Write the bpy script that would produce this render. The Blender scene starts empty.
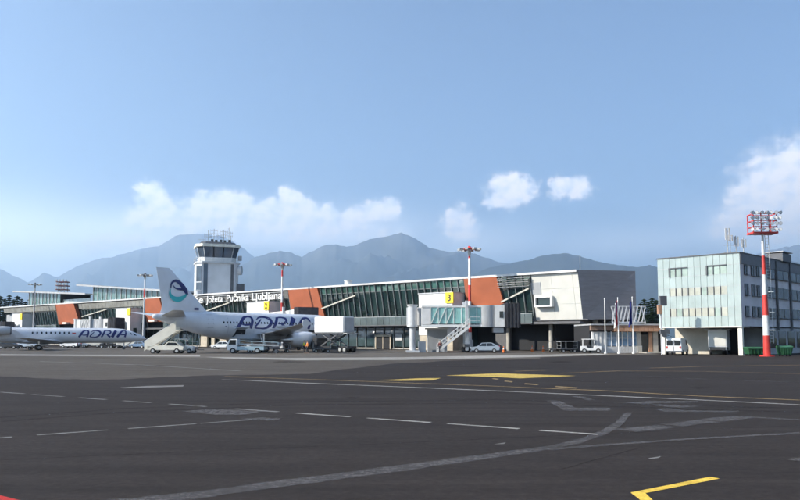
import bpy, bmesh, math, random
from mathutils import Vector, Matrix, noise
R = math.radians
rnd = random.Random(7)
scene = bpy.context.scene
C = scene.collection

# ------------------------------------------------------------------ camera, sky, sun, exposure
HAZE = 1.0e-4
FPX, HOR, CAMH, PITCH = 730.0, 338.0, 2.1, R(4.5)
SHIFT = (HOR - 250) / FPX - math.tan(PITCH)
cam = bpy.data.objects.new('camera', bpy.data.cameras.new('camera'))
C.objects.link(cam)
cam.location = (0, 0, CAMH)
cam.rotation_euler = (R(90) + PITCH, 0, 0)
cam.data.sensor_width = 36.0
cam.data.lens = 36.0 * FPX / 800.0
cam.data.shift_y = SHIFT * FPX / 800.0
cam.data.clip_start = 0.5
cam.data.clip_end = 90000
scene.camera = cam

SUN_AZ = Vector((-1.0, -0.28, 0)).normalized()      # towards the sun, on the ground
SUN_EL = R(30)
sun_dir = Vector((SUN_AZ.x * math.cos(SUN_EL), SUN_AZ.y * math.cos(SUN_EL), math.sin(SUN_EL)))
sd = bpy.data.lights.new('sun', 'SUN')
sd.energy = 5.0
sd.angle = R(0.5)
sd.color = (1.0, 0.93, 0.82)
sun = bpy.data.objects.new('sun', sd)
C.objects.link(sun)
sun.rotation_euler = sun_dir.to_track_quat('Z', 'Y').to_euler()
sun.location = (0, 0, 60)

world = bpy.data.worlds.new('World')
scene.world = world
world.use_nodes = True
world.cycles.sampling_method = 'MANUAL'
world.cycles.sample_map_resolution = 256
wn, wl = world.node_tree.nodes, world.node_tree.links
wn.clear()

def wmath(op, a, b=None, c=None, clamp=False):
    n = wn.new('ShaderNodeMath'); n.operation = op; n.use_clamp = clamp
    for i, v in enumerate((a, b, c)):
        if v is None: continue
        if isinstance(v, (int, float)): n.inputs[i].default_value = v
        else: wl.new(v, n.inputs[i])
    return n.outputs[0]

sky = wn.new('ShaderNodeTexSky')
sky.sky_type = 'NISHITA'
sky.sun_disc = False
sky.sun_elevation = SUN_EL
sky.sun_rotation = math.atan2(SUN_AZ.x, SUN_AZ.y)
sky.altitude = 380
sky.air_density = 1.0
sky.dust_density = 0.35
sky.ozone_density = 3.0
bg = wn.new('ShaderNodeBackground')
bg.inputs['Strength'].default_value = 0.08
out = wn.new('ShaderNodeOutputWorld')
tc = wn.new('ShaderNodeTexCoord')
sep = wn.new('ShaderNodeSeparateXYZ')
wl.new(tc.outputs['Generated'], sep.inputs[0])
az = wmath('ARCTAN2', sep.outputs[0], sep.outputs[1])
el = wmath('ARCSINE', sep.outputs[2])

def px_dir(px, py):
    a = (px - 400) / FPX
    b = (250 - py) / FPX + SHIFT
    cp, sp = math.cos(PITCH), math.sin(PITCH)
    return Vector((a, cp - b * sp, sp + b * cp))
def px_azel(px, py):
    d = px_dir(px, py).normalized()
    return math.atan2(d.x, d.y), math.asin(d.z)

# fair-weather cumulus: soft puffs standing along the mountains, all round the horizon
puffs = [(98, 247, 26, 9, .8), (126, 240, 26, 10, .78), (150, 196, 13, 14, .95), (158, 207, 20, 12, .9), (145, 221, 24, 11, .8), (172, 216, 18, 12, .8), (205, 210, 20, 14, .95), (222, 203, 18, 13, .95),
         (243, 208, 18, 13, .9), (266, 212, 20, 12, .85), (290, 202, 14, 14, 1.0), (303, 212, 20, 12, .9), (326, 214, 18, 10, .8), (352, 215, 20, 10, .85), (372, 212, 16, 11, .9), (389, 210, 15, 11, .95),
         (300, 226, 90, 16, .70), (200, 228, 80, 18, .66), (250, 214, 90, 10, .6), (110, 240, 70, 22, .34), (20, 244, 80, 26, .30), (360, 232, 60, 14, .45), (457, 223, 17, 17, .95), (452, 214, 10, 9, .7), (468, 232, 16, 10, .6), (511, 190, 22, 15, 1.0), (525, 186, 12, 10, .8), (498, 199, 14, 10, .8),
         (562, 184, 12, 9, .85), (577, 188, 14, 11, .9), (566, 194, 20, 7, .5), (800, 172, 34, 24, 1.1), (778, 192, 30, 22, 1.0), (752, 205, 22, 16, .9), (812, 205, 60, 30, 1.1), (792, 183, 44, 32, 1.05), (733, 217, 20, 12, .7),
         (775, 226, 60, 16, .8), (850, 180, 50, 45, 1.1)]
blobs = []
for (x, y, rx, ry, s) in puffs:
    a0, e0 = px_azel(x, y)
    blobs.append((a0, e0, rx / FPX, ry / FPX, s))
cr = random.Random(3)
for k in range(16):
    a0 = cr.uniform(0.75, 2 * math.pi - 0.75)
    if a0 > math.pi: a0 -= 2 * math.pi
    blobs.append((a0, cr.uniform(0.13, 0.3), cr.uniform(.03, .08), cr.uniform(.02, .035), cr.uniform(.6, 1)))

def wnoise(vec, scale, detail, rough):
    n = wn.new('ShaderNodeTexNoise'); n.noise_dimensions = '2D'; n.inputs['Scale'].default_value = scale; n.inputs['Detail'].default_value = detail; n.inputs['Roughness'].default_value = rough
    wl.new(vec, n.inputs['Vector']); return n
def wsmooth(v, lo, hi):
    n = wn.new('ShaderNodeMapRange'); n.interpolation_type = 'SMOOTHSTEP'
    n.inputs['From Min'].default_value = lo; n.inputs['From Max'].default_value = hi
    wl.new(v, n.inputs['Value']); return n.outputs[0]
def gauss(a_, e_, bl):
    """largest of the puffs' bell curves in that direction"""
    cv = wn.new('ShaderNodeCombineXYZ'); wl.new(a_, cv.inputs[0]); wl.new(e_, cv.inputs[1])
    acc = None
    for (a0, e0, ra, re, s) in bl:
        n = wn.new('ShaderNodeVectorMath'); n.operation = 'MULTIPLY_ADD'
        wl.new(cv.outputs[0], n.inputs[0]); n.inputs[1].default_value = (1 / ra, 1 / re, 0); n.inputs[2].default_value = (-a0 / ra, -e0 / re, 0)
        d = wn.new('ShaderNodeVectorMath'); d.operation = 'DOT_PRODUCT'; wl.new(n.outputs[0], d.inputs[0]); wl.new(n.outputs[0], d.inputs[1])
        v = wmath('SUBTRACT', math.log(s), d.outputs['Value'])
        acc = v if acc is None else wmath('MAXIMUM', acc, v)
    return wmath('EXPONENT', acc)
def cloud_field(da, de):
    cmb = wn.new('ShaderNodeCombineXYZ')
    a1 = wmath('ADD', az, da); e1 = wmath('ADD', el, de)
    wl.new(a1, cmb.inputs[0]); wl.new(wmath('MULTIPLY', e1, 1.2), cmb.inputs[1])
    w1 = wnoise(cmb.outputs[0], 30, 6, .62)
    sc = wn.new('ShaderNodeSeparateColor'); wl.new(w1.outputs['Color'], sc.inputs[0])
    a_ = wmath('ADD', a1, wmath('MULTIPLY', wmath('SUBTRACT', sc.outputs[0], .5), .045))
    e_ = wmath('ADD', e1, wmath('MULTIPLY', wmath('SUBTRACT', sc.outputs[1], .5), .030))
    vo = wn.new('ShaderNodeTexVoronoi'); vo.voronoi_dimensions = '2D'; vo.feature = 'SMOOTH_F1'; vo.inputs['Scale'].default_value = 48; vo.inputs['Detail'].default_value = 3; vo.inputs['Roughness'].default_value = .45; vo.inputs['Smoothness'].default_value = .9
    wl.new(cmb.outputs[0], vo.inputs['Vector'])
    return a_, e_, wmath('SUBTRACT', .62, vo.outputs['Distance'])
veil_px = [(110, 246, 130, 30, .75), (10, 250, 130, 38, .85), (300, 234, 120, 22, .6), (-140, 240, 150, 40, .8), (470, 246, 80, 20, .35), (640, 246, 120, 18, .3), (820, 236, 110, 30, .55)]
veil = [(px_azel(x, y)[0], px_azel(x, y)[1], rx / FPX, ry / FPX, s) for (x, y, rx, ry, s) in veil_px]
wa, we, bill0 = cloud_field(0, 0)
_, _, bill1 = cloud_field(-.006, .006)
acc = gauss(wa, we, blobs)
f0 = wmath('ADD', acc, wmath('MULTIPLY', bill0, wmath('MULTIPLY', acc, .7, clamp=True)))
core = wsmooth(f0, .12, .56)
dens = wmath('MULTIPLY', core, .92)
shade = wmath('ADD', wmath('MULTIPLY', wmath('SUBTRACT', bill0, bill1), 1.6), wmath('MULTIPLY_ADD', wsmooth(f0, .2, 1.15), .45, .42), clamp=True)
ccol = wn.new('ShaderNodeMix'); ccol.data_type = 'RGBA'
ccol.inputs['A'].default_value = (10.0, 10.3, 11.0, 1)
ccol.inputs['B'].default_value = (13.6, 12.4, 11.4, 1)
wl.new(shade, ccol.inputs['Factor'])
mixc = wn.new('ShaderNodeMix'); mixc.data_type = 'RGBA'
mixv = wn.new('ShaderNodeMix'); mixv.data_type = 'RGBA'     # bright moist air low over the ranges
mixv.inputs['B'].default_value = (30, 29, 28.4, 1)
wl.new(wmath('MULTIPLY', gauss(az, el, veil), .6), mixv.inputs['Factor']); wl.new(sky.outputs[0], mixv.inputs['A'])
wl.new(dens, mixc.inputs['Factor']); wl.new(mixv.outputs['Result'], mixc.inputs['A']); wl.new(ccol.outputs['Result'], mixc.inputs['B'])
wl.new(mixc.outputs['Result'], bg.inputs['Color'])
wl.new(bg.outputs[0], out.inputs['Surface'])

vs = scene.view_settings
vs.view_transform = 'Standard'
try: vs.look = 'None'
except Exception: pass
vs.exposure = 1.12
vs.gamma = 1.0
vs.use_curve_mapping = False
scene.render.engine = 'CYCLES'
scene.cycles.use_denoising = True
scene.cycles.use_adaptive_sampling = True
scene.cycles.adaptive_threshold = 0.04
scene.cycles.adaptive_min_samples = 16
scene.cycles.max_bounces = 5
scene.cycles.volume_bounces = 2
scene.cycles.caustics_reflective = False
scene.cycles.caustics_refractive = False

# ------------------------------------------------------------------ helpers
def at(px, py, Y):
    d = px_dir(px, py); k = Y / d.y
    return Vector((d.x * k, Y, CAMH + d.z * k))
def gp(px, py, z=0.0):
    d = px_dir(px, py); k = (z - CAMH) / d.z
    return Vector((d.x * k, d.y * k, z))

_m = {}
def mat(name, col=(.5, .5, .5), rough=.6, metal=0.0, var=.08, scale=3.0, spec=.4, bump=0.0, bscale=40., alpha=1.0, emit=None, coat=0.0, stretch=None, col2=None):
    if name in _m: return _m[name]
    m = bpy.data.materials.new(name); m.use_nodes = True
    nt = m.node_tree; b = nt.nodes['Principled BSDF']
    b.inputs['Roughness'].default_value = rough
    b.inputs['Metallic'].default_value = metal
    b.inputs['Specular IOR Level'].default_value = spec
    b.inputs['Alpha'].default_value = alpha
    b.inputs['Coat Weight'].default_value = coat
    t = nt.nodes.new('ShaderNodeTexCoord')
    src = t.outputs['Object']
    if stretch:
        mp = nt.nodes.new('ShaderNodeMapping'); mp.inputs['Scale'].default_value = stretch
        nt.links.new(src, mp.inputs['Vector']); src = mp.outputs[0]
    n = nt.nodes.new('ShaderNodeTexNoise'); n.inputs['Scale'].default_value = scale; n.inputs['Detail'].default_value = 5
    nt.links.new(src, n.inputs['Vector'])
    mx = nt.nodes.new('ShaderNodeMix'); mx.data_type = 'RGBA'
    lo = tuple(max(0, c * (1 - var * 2)) for c in col); hi = tuple(min(1, c * (1 + var)) for c in col)
    if col2: lo, hi = col2, col
    mx.inputs['A'].default_value = (*lo, 1); mx.inputs['B'].default_value = (*hi, 1)
    rp = nt.nodes.new('ShaderNodeMapRange'); rp.inputs['From Min'].default_value = .3; rp.inputs['From Max'].default_value = .65
    nt.links.new(n.outputs['Fac'], rp.inputs['Value']); nt.links.new(rp.outputs[0], mx.inputs['Factor'])
    nt.links.new(mx.outputs['Result'], b.inputs['Base Color'])
    if bump:
        n2 = nt.nodes.new('ShaderNodeTexNoise'); n2.inputs['Scale'].default_value = bscale; n2.inputs['Detail'].default_value = 3
        nt.links.new(t.outputs['Object'], n2.inputs['Vector'])
        bp = nt.nodes.new('ShaderNodeBump'); bp.inputs['Strength'].default_value = bump; bp.inputs['Distance'].default_value = .05
        nt.links.new(n2.outputs['Fac'], bp.inputs['Height']); nt.links.new(bp.outputs[0], b.inputs['Normal'])
    _m[name] = m
    return m

def link(o, parent=None):
    C.objects.link(o)
    if parent is not None: o.parent = parent
    return o
def tag(o, label=None, cat=None, group=None, kind=None):
    if label: o['label'] = label
    if cat: o['category'] = cat
    if group: o['group'] = group
    if kind: o['kind'] = kind
    return o
def thing(name, label, cat, loc=(0, 0, 0), rotz=0.0, group=None):
    o = bpy.data.objects.new(name, None); C.objects.link(o)
    o.empty_display_size = .5
    o.location = loc; o.rotation_euler = (0, 0, rotz)
    return tag(o, label, cat, group)
def inst(mesh, name, parent, loc=(0, 0, 0), rot=(0, 0, 0), scale=(1, 1, 1)):
    o = bpy.data.objects.new(name, mesh); link(o, parent)
    o.location = loc; o.rotation_euler = rot; o.scale = scale
    return o
def copy_tree(o, parent=None):
    c = o.copy(); C.objects.link(c); c.parent = parent
    for ch in list(o.children): copy_tree(ch, c)
    return c

class MB:
    def __init__(s): s.v = []; s.f = []
    def add(s, vs, fs):
        o = len(s.v); s.v += [tuple(v) for v in vs]; s.f += [tuple(i + o for i in f) for f in fs]; return s
    def box(s, c, d, rz=0.0, M=None):
        x, y, z = (k / 2 for k in d)
        vs = [Vector((a * x, b * y, e * z)) for e in (-1, 1) for b in (-1, 1) for a in (-1, 1)]
        if rz: m = Matrix.Rotation(rz, 3, 'Z'); vs = [m @ v for v in vs]
        if M: vs = [M @ v for v in vs]
        c = Vector(c)
        return s.add([v + c for v in vs], [(0, 2, 3, 1), (4, 5, 7, 6), (0, 1, 5, 4), (2, 6, 7, 3), (1, 3, 7, 5), (0, 4, 6, 2)])
    def hexa(s, b, t):
        n = len(b)
        fs = [tuple(reversed(range(n))), tuple(range(n, 2 * n))] + [(i, (i + 1) % n, (i + 1) % n + n, i + n) for i in range(n)]
        return s.add(list(b) + list(t), fs)
    def prism(s, poly, vec):
        vec = Vector(vec)
        return s.hexa([Vector(p) for p in poly], [Vector(p) + vec for p in poly])
    def cyl(s, p0, p1, r0, r1=None, n=12, caps=True):
        r1 = r0 if r1 is None else r1
        p0, p1 = Vector(p0), Vector(p1); d = (p1 - p0).normalized()
        u = d.orthogonal().normalized(); w = d.cross(u)
        A = [p0 + (u * math.cos(2 * math.pi * i / n) + w * math.sin(2 * math.pi * i / n)) * r0 for i in range(n)]
        B = [p1 + (u * math.cos(2 * math.pi * i / n) + w * math.sin(2 * math.pi * i / n)) * r1 for i in range(n)]
        fs = [(i, (i + 1) % n, (i + 1) % n + n, i + n) for i in range(n)]
        if caps: fs += [tuple(reversed(range(n))), tuple(range(n, 2 * n))]
        return s.add(A + B, fs)
    def bar(s, p0, p1, w, h):
        p0, p1 = Vector(p0), Vector(p1); d = (p1 - p0).normalized()
        up = Vector((0, 0, 1)) if abs(d.z) < .95 else Vector((0, 1, 0))
        a = d.cross(up).normalized() * (w / 2); b = a.cross(d).normalized() * (h / 2)
        return s.hexa([p0 - a - b, p0 + a - b, p0 + a + b, p0 - a + b], [p1 - a - b, p1 + a - b, p1 + a + b, p1 - a + b])
    def loft(s, rings, cap=True, close=True):
        n = len(rings[0]); vs = [p for r in rings for p in r]; fs = []
        for k in range(len(rings) - 1):
            for i in range(n if close else n - 1):
                j = (i + 1) % n
                fs.append((k * n + i, k * n + j, (k + 1) * n + j, (k + 1) * n + i))
        if cap: fs += [tuple(reversed(range(n))), tuple(range((len(rings) - 1) * n, len(rings) * n))]
        return s.add(vs, fs)
    def mesh(s, name, m, smooth=False, bevel=0.0):
        me = bpy.data.meshes.new(name)
        me.from_pydata(s.v, [], s.f)
        bm = bmesh.new(); bm.from_mesh(me)
        bmesh.ops.recalc_face_normals(bm, faces=bm.faces)
        if bevel: bmesh.ops.bevel(bm, geom=bm.edges[:], offset=bevel, segments=2, affect='EDGES', clamp_overlap=True)
        bm.to_mesh(me); bm.free()
        if smooth:
            for p in me.polygons: p.use_smooth = True
            if smooth != 'all':
                try: me.set_sharp_from_angle(angle=R(38))
                except Exception: pass
        me.materials.append(m)
        return me
    def build(s, name, m, parent=None, smooth=False, bevel=0.0, loc=(0, 0, 0), rot=(0, 0, 0)):
        o = bpy.data.objects.new(name, s.mesh(name, m, smooth, bevel)); link(o, parent)
        o.location = loc; o.rotation_euler = rot
        return o

def text_mesh(body, size, extrude=.02, bold=.0, shear=0.0, sx=1.0):
    cu = bpy.data.curves.new('lettering', 'FONT'); cu.body = body; cu.size = size; cu.extrude = extrude; cu.offset = bold; cu.shear = shear
    cu.resolution_u = 3
    o = bpy.data.objects.new('lettering', cu); C.objects.link(o)
    bpy.context.view_layer.update()
    me = bpy.data.meshes.new_from_object(o)
    bpy.data.objects.remove(o); bpy.data.curves.remove(cu)
    if sx != 1.0:
        for v in me.vertices: v.co.x *= sx
    return me

# ------------------------------------------------------------------ materials
M_white = mat('white_paint', (.74, .73, .70), .45, var=.05, scale=1.2)
M_cream = mat('cream_paint', (.70, .67, .58), .5, var=.05, scale=1.0)
M_offw = mat('off_white_panel', (.61, .60, .55), .55, var=.04, scale=.5)
M_grey = mat('grey_panel', (.36, .37, .38), .6, var=.08, scale=.7)
M_lgrey = mat('light_grey_panel', (.50, .51, .52), .55, var=.06, scale=.7)
M_dgrey = mat('dark_grey_metal', (.085, .09, .10), .5, var=.1, scale=1.0)
M_alu = mat('mullion_metal', (.20, .22, .22), .45, .3, var=.08)
M_steel = mat('galvanised_steel', (.42, .43, .43), .5, .4, var=.12, scale=4)
M_black = mat('black_rubber', (.018, .018, .019), .8, var=.1)
M_bell = mat('folded_bellows', (.045, .045, .052), .85, var=.2, scale=2)
M_glass = mat('dark_green_glass', (.016, .034, .034), .06, spec=.65, var=.25, scale=.25)
M_glass2 = mat('green_glass', (.05, .115, .10), .08, spec=.7, var=.3, scale=.3)
M_glassb = mat('vehicle_glass', (.02, .025, .03), .05, spec=.6)
M_tun = mat('tunnel_glass', (.26, .50, .47), .12, spec=.6, var=.12, scale=.8)
M_orange = mat('orange_render', (.37, .104, .046), .75, var=.07, scale=.5, bump=.1)
M_red = mat('red_paint', (.55, .045, .035), .45, var=.1, scale=1.5)
M_mastw = mat('mast_white', (.70, .69, .67), .45, var=.08, scale=1.5)
M_yellow = mat('yellow_sign', (.85, .60, .02), .5, var=.04)
M_blackp = mat('black_print', (.015, .015, .015), .6)
M_conc = mat('concrete', (.40, .38, .34), .85, var=.1, scale=1.2, bump=.15)
M_beige = mat('beige_stone', (.46, .40, .31), .8, var=.1, scale=1.0)
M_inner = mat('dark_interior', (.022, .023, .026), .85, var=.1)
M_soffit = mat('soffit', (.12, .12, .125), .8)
M_acw = mat('aircraft_white', (.66, .67, .70), .22, spec=.5, var=.05, scale=.5, coat=.4)
M_acg = mat('aircraft_grey', (.42, .43, .45), .35, spec=.5, var=.06, scale=.6)
M_acm = mat('bare_metal', (.62, .62, .63), .28, .85, var=.08)
M_navy = mat('navy_livery', (.012, .018, .13), .3, spec=.5, var=.05)
M_teal = mat('teal_livery', (.03, .42, .44), .3, spec=.5, var=.05)
M_line = mat('panel_seam', (.22, .24, .28), .5)
M_green = mat('dumpster_green', (.02, .085, .038), .5, var=.15, scale=2)
M_cone = mat('cone_orange', (.75, .16, .02), .5)
M_lamp = mat('lamp_glass', (.75, .77, .8), .15, spec=.6)
M_terra = mat('terracotta_fascia', (.40, .235, .15), .7, var=.12, scale=1.5)

# ------------------------------------------------------------------ ground, terrain
def sheet(name, polys, m, z, parent=None, sub=None):
    mb = MB()
    for p in polys:
        mb.add([(q[0], q[1], z) for q in p], [tuple(range(len(p)))])
    o = mb.build(name, m, parent)
    return o

def ground_material(name, base, dark, streak=(.035, .16), rough=.9, grain=.35, big=.08, stain=1.0):
    m = bpy.data.materials.new(name); m.use_nodes = True
    nt = m.node_tree; b = nt.nodes['Principled BSDF']
    N = nt.nodes.new; L = nt.links.new
    b.inputs['Roughness'].default_value = rough; b.inputs['Specular IOR Level'].default_value = .12
    t = N('ShaderNodeTexCoord')
    def nz(scale, detail, mscale=(1, 1, 1), rot=0, rgh=.55):
        mp = N('ShaderNodeMapping'); mp.inputs['Scale'].default_value = mscale; mp.inputs['Rotation'].default_value = (0, 0, rot)
        L(t.outputs['Object'], mp.inputs['Vector'])
        n = N('ShaderNodeTexNoise'); n.inputs['Scale'].default_value = scale; n.inputs['Detail'].default_value = detail; n.inputs['Roughness'].default_value = rgh
        L(mp.outputs[0], n.inputs['Vector']); return n.outputs['Fac']
    def rng(v, lo, hi, a=0, c=1):
        r = N('ShaderNodeMapRange'); r.inputs['From Min'].default_value = lo; r.inputs['From Max'].default_value = hi
        r.inputs['To Min'].default_value = a; r.inputs['To Max'].default_value = c
        L(v, r.inputs['Value']); return r.outputs[0]
    def mul(a, c):
        n = N('ShaderNodeMath'); n.operation = 'MULTIPLY'
        L(a, n.inputs[0])
        if isinstance(c, (int, float)): n.inputs[1].default_value = c
        else: L(c, n.inputs[1])
        return n.outputs[0]
    g = nz(55, 4, rgh=.7); g2 = nz(7, 6, rgh=.85); g3 = nz(1.1, 6, (.35, 1.3, 1), R(9), .75); cr_ = nz(.35, 8, rgh=.75); p = nz(.07, 5); s1 = nz(.5, 5, (.12, 1.6, 1), R(-14)); s2 = nz(.9, 4, (.05, 1.8, 1), R(24)); sp = nz(2.2, 3)
    f = mul(mul(mul(mul(rng(g, .25, .75, 1 - grain, 1 + grain), rng(p, .3, .7, 1 - big * stain, 1 + big * stain)),
            rng(s1, .3, .7, .88, 1.12)), rng(s2, .3, .75, .90, 1.14)), rng(sp, .55, .8, 1.0, .84))
    f = mul(mul(mul(f, rng(g2, .36, .64, .70, 1.30)), rng(g3, .36, .64, .86, 1.14)), rng(cr_, .60, .78, 1.0, .78))
    mx = N('ShaderNodeMix'); mx.data_type = 'RGBA'; mx.blend_type = 'MULTIPLY'
    mx.inputs['Factor'].default_value = 1
    c0 = N('ShaderNodeMix'); c0.data_type = 'RGBA'
    c0.inputs['A'].default_value = (*base, 1); c0.inputs['B'].default_value = (*dark, 1)
    L(rng(nz(.025, 3), .4, .62), c0.inputs['Factor'])
    L(c0.outputs['Result'], mx.inputs['A'])
    cb = N('ShaderNodeCombineColor'); [L(f, cb.inputs[i]) for i in range(3)]
    L(cb.outputs[0], mx.inputs['B'])
    L(mx.outputs['Result'], b.inputs['Base Color'])
    bp = N('ShaderNodeBump'); bp.inputs['Strength'].default_value = .35; bp.inputs['Distance'].default_value = .012
    L(g, bp.inputs['Height']); L(bp.outputs[0], b.inputs['Normal'])
    return m
M_asph = ground_material('apron_asphalt', (.0325, .0262, .0234), (.028, .0229, .0207))
M_asph2 = ground_material('old_asphalt', (.125, .110, .094), (.098, .087, .076), big=.12)
M_strip = ground_material('concrete_slab', (.33, .31, .285), (.28, .265, .245), big=.1)
M_field = ground_material('field_grass', (.07, .09, .035), (.09, .085, .04), big=.3)

terr = sheet('ground', [[(-30000, -3000), (30000, -3000), (30000, 26000), (-30000, 26000)]], M_field, -.03)
tag(terr, kind='structure')
apron = sheet('apron', [[(-520, -60), (260, -60), (260, 420), (-520, 420)]], M_asph, 0.0)
tag(apron, kind='structure')

def gpoly(pts): return [gp(*p) for p in pts]
# old paler asphalt on the left, and the pale concrete in front of the stands
def wobble(pts, n=6, amp=.35, seed=1):
    rr = random.Random(seed); outp = []
    for i in range(len(pts) - 1):
        for k in range(n):
            t = k / n; y = pts[i][1] * (1 - t) + pts[i + 1][1] * t
            outp.append((pts[i][0] * (1 - t) + pts[i + 1][0] * t, y + (rr.uniform(-amp, amp) if k else 0)))
    outp.append(pts[-1]); return outp
edge = wobble([(-260, 372.5), (-60, 374.5), (0, 376.5), (60, 379), (100, 380), (150, 378), (205, 375.5), (260, 375), (310, 374), (345, 369), (400, 363), (470, 360), (540, 359)], 5, .35)
o = sheet('concrete_strip', [gpoly([(-300, 353.8), (-100, 355.2), (0, 356.2), (120, 357), (225, 358.4), (300, 360.3), (400, 360), (500, 358.2), (590, 355.8), (660, 354.4), (640, 352.6), (560, 350.6), (420, 350.0), (200, 348.6), (0, 347.0), (-300, 345.5)])], M_asph2, .005, apron)
def paint_material(name, base, dark, wear=.5, soft=.5, alpha=1.0):
    """thin paint: breaks up where it is worn, ragged towards the rim (attribute rim: 0 at the border, 1 inside)"""
    m = ground_material(name, base, dark, grain=.2)
    nt = m.node_tree; N = nt.nodes.new; L = nt.links.new; b = nt.nodes['Principled BSDF']
    t = N('ShaderNodeTexCoord')
    at_ = N('ShaderNodeAttribute'); at_.attribute_name = 'rim'
    n1 = N('ShaderNodeTexNoise'); n1.inputs['Scale'].default_value = 5; n1.inputs['Detail'].default_value = 8; n1.inputs['Roughness'].default_value = .75
    n2 = N('ShaderNodeTexNoise'); n2.inputs['Scale'].default_value = .9; n2.inputs['Detail'].default_value = 5
    L(t.outputs['Object'], n1.inputs['Vector']); L(t.outputs['Object'], n2.inputs['Vector'])
    def mth(op, a, c):
        n = N('ShaderNodeMath'); n.operation = op
        for i, v in enumerate((a, c)):
            if isinstance(v, (int, float)): n.inputs[i].default_value = v
            else: L(v, n.inputs[i])
        return n.outputs[0]
    v = mth('ADD', mth('ADD', at_.outputs['Fac'], mth('MULTIPLY', mth('SUBTRACT', n1.outputs['Fac'], .5), 2.2 * wear)), mth('MULTIPLY', mth('SUBTRACT', n2.outputs['Fac'], .5), 2.6 * wear))
    r = N('ShaderNodeMapRange'); r.interpolation_type = 'SMOOTHSTEP'; r.inputs['From Min'].default_value = .45 - soft / 2; r.inputs['From Max'].default_value = .45 + soft / 2
    r.inputs['To Max'].default_value = alpha
    L(v, r.inputs['Value']); L(r.outputs[0], b.inputs['Alpha'])
    return m
M_pw = paint_material('worn_white_paint', (.38, .36, .33), (.30, .285, .265), .65, .6, .82)
M_pg = paint_material('faded_grey_marking', (.105, .098, .098), (.085, .080, .080), .75, .9, .72)
M_pl = paint_material('pale_grey_marking', (.25, .24, .23), (.19, .18, .175), .7, .7, .75)
M_py = paint_material('yellow_paint', (.74, .49, .075), (.64, .42, .08), .3, .4, .97)
M_pv = paint_material('worn_yellow_paint', (.58, .41, .10), (.46, .33, .10), .7, .7, .9)
M_pf = paint_material('faded_yellow_paint', (.36, .25, .115), (.26, .19, .11), .75, .7, .75)
M_pr = paint_material('red_line_paint', (.50, .045, .04), (.4, .04, .04), .4, .4, .95)
mk = [0]
def mark_z(P):
    mk[0] += 1
    return (.004 if max(p.y for p in P) < 36 else .0085) + .0011 * (mk[0] % 4)
def rimmed(name, P, m, rim):
    """one painted patch with a border row of faces, so that its edge can fray"""
    bm = bmesh.new(); f = bm.faces.new([bm.verts.new(p) for p in P]); lay = bm.verts.layers.float.new('rim')
    ar = f.calc_area(); per = f.calc_perimeter()
    r = bmesh.ops.inset_individual(bm, faces=[f], thickness=min(rim, .55 * ar / max(per, .01)), use_even_offset=False)
    for v in f.verts: v[lay] = 1.0
    me = bpy.data.meshes.new(name); bm.to_mesh(me); bm.free(); me.materials.append(m)
    return inst(me, name, apron)
def mark(name, polys, m, lift=0):
    P = gpoly(polys[0]); z = mark_z(P)
    return rimmed(name, [Vector((p.x, p.y, z)) for p in P], m, .14)
def strip_mesh(name, Lf, Rt, m, z):
    n = len(Lf); vs = []; rim = []
    for t, r in ((0, 0), (.22, 1), (.78, 1), (1, 0)):
        for a_, b_ in zip(Lf, Rt): q = a_.lerp(b_, t); vs.append((q.x, q.y, z)); rim.append(r)
    rim = [r * (.15 if i % n in (0, n - 1) else 1) for i, r in enumerate(rim)] if n > 12 else rim
    fs = [(k * n + i, (k + 1) * n + i, (k + 1) * n + i + 1, k * n + i + 1) for k in range(3) for i in range(n - 1)]
    me = bpy.data.meshes.new(name); me.from_pydata(vs, [], fs)
    at_ = me.attributes.new('rim', 'FLOAT', 'POINT'); at_.data.foreach_set('value', [float(r) for r in rim])
    me.materials.append(m); return inst(me, name, apron)
def gline(name, pts, w, m):
    """a painted line of real width w (metres) along ground points seen at pts"""
    P = [gp(*p) for p in pts]; Lf = []; Rt = []
    for i, p in enumerate(P):
        d = (P[min(i + 1, len(P) - 1)] - P[max(i - 1, 0)]).normalized()
        nrm = Vector((-d.y, d.x, 0)) * (w[i] if isinstance(w, (list, tuple)) else w) / 2
        Lf.append(p + nrm); Rt.append(p - nrm)
    return strip_mesh(name, Lf, Rt, m, mark_z(P))
M_oldp = paint_material('old_asphalt_edge', (.100, .086, .073), (.080, .069, .060), .45, 1.0, .92)
rimmed('old_asphalt_patch', [Vector((p.x, p.y, .003)) for p in gpoly(edge + [(540, 357), (400, 357.5), (200, 357), (0, 356), (-260, 354)])], M_oldp, 3.0)
M_lane = paint_material('concrete_lane_slab', (.34, .32, .29), (.28, .265, .24), .5, .9, .95)
for q in ([(-40, 354.0), (60, 354.6), (200, 355.2), (200, 356.6), (100, 356.0), (-40, 355.4)],
          [(205, 357.0), (290, 358.0), (400, 357.2), (500, 355.5), (600, 353.6), (610, 354.9), (520, 357.3), (400, 360.0), (300, 360.3), (225, 358.4)]):
    rimmed('concrete_lane', [Vector((p.x, p.y, .007)) for p in gpoly(q)], M_lane, 1.6)

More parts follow.
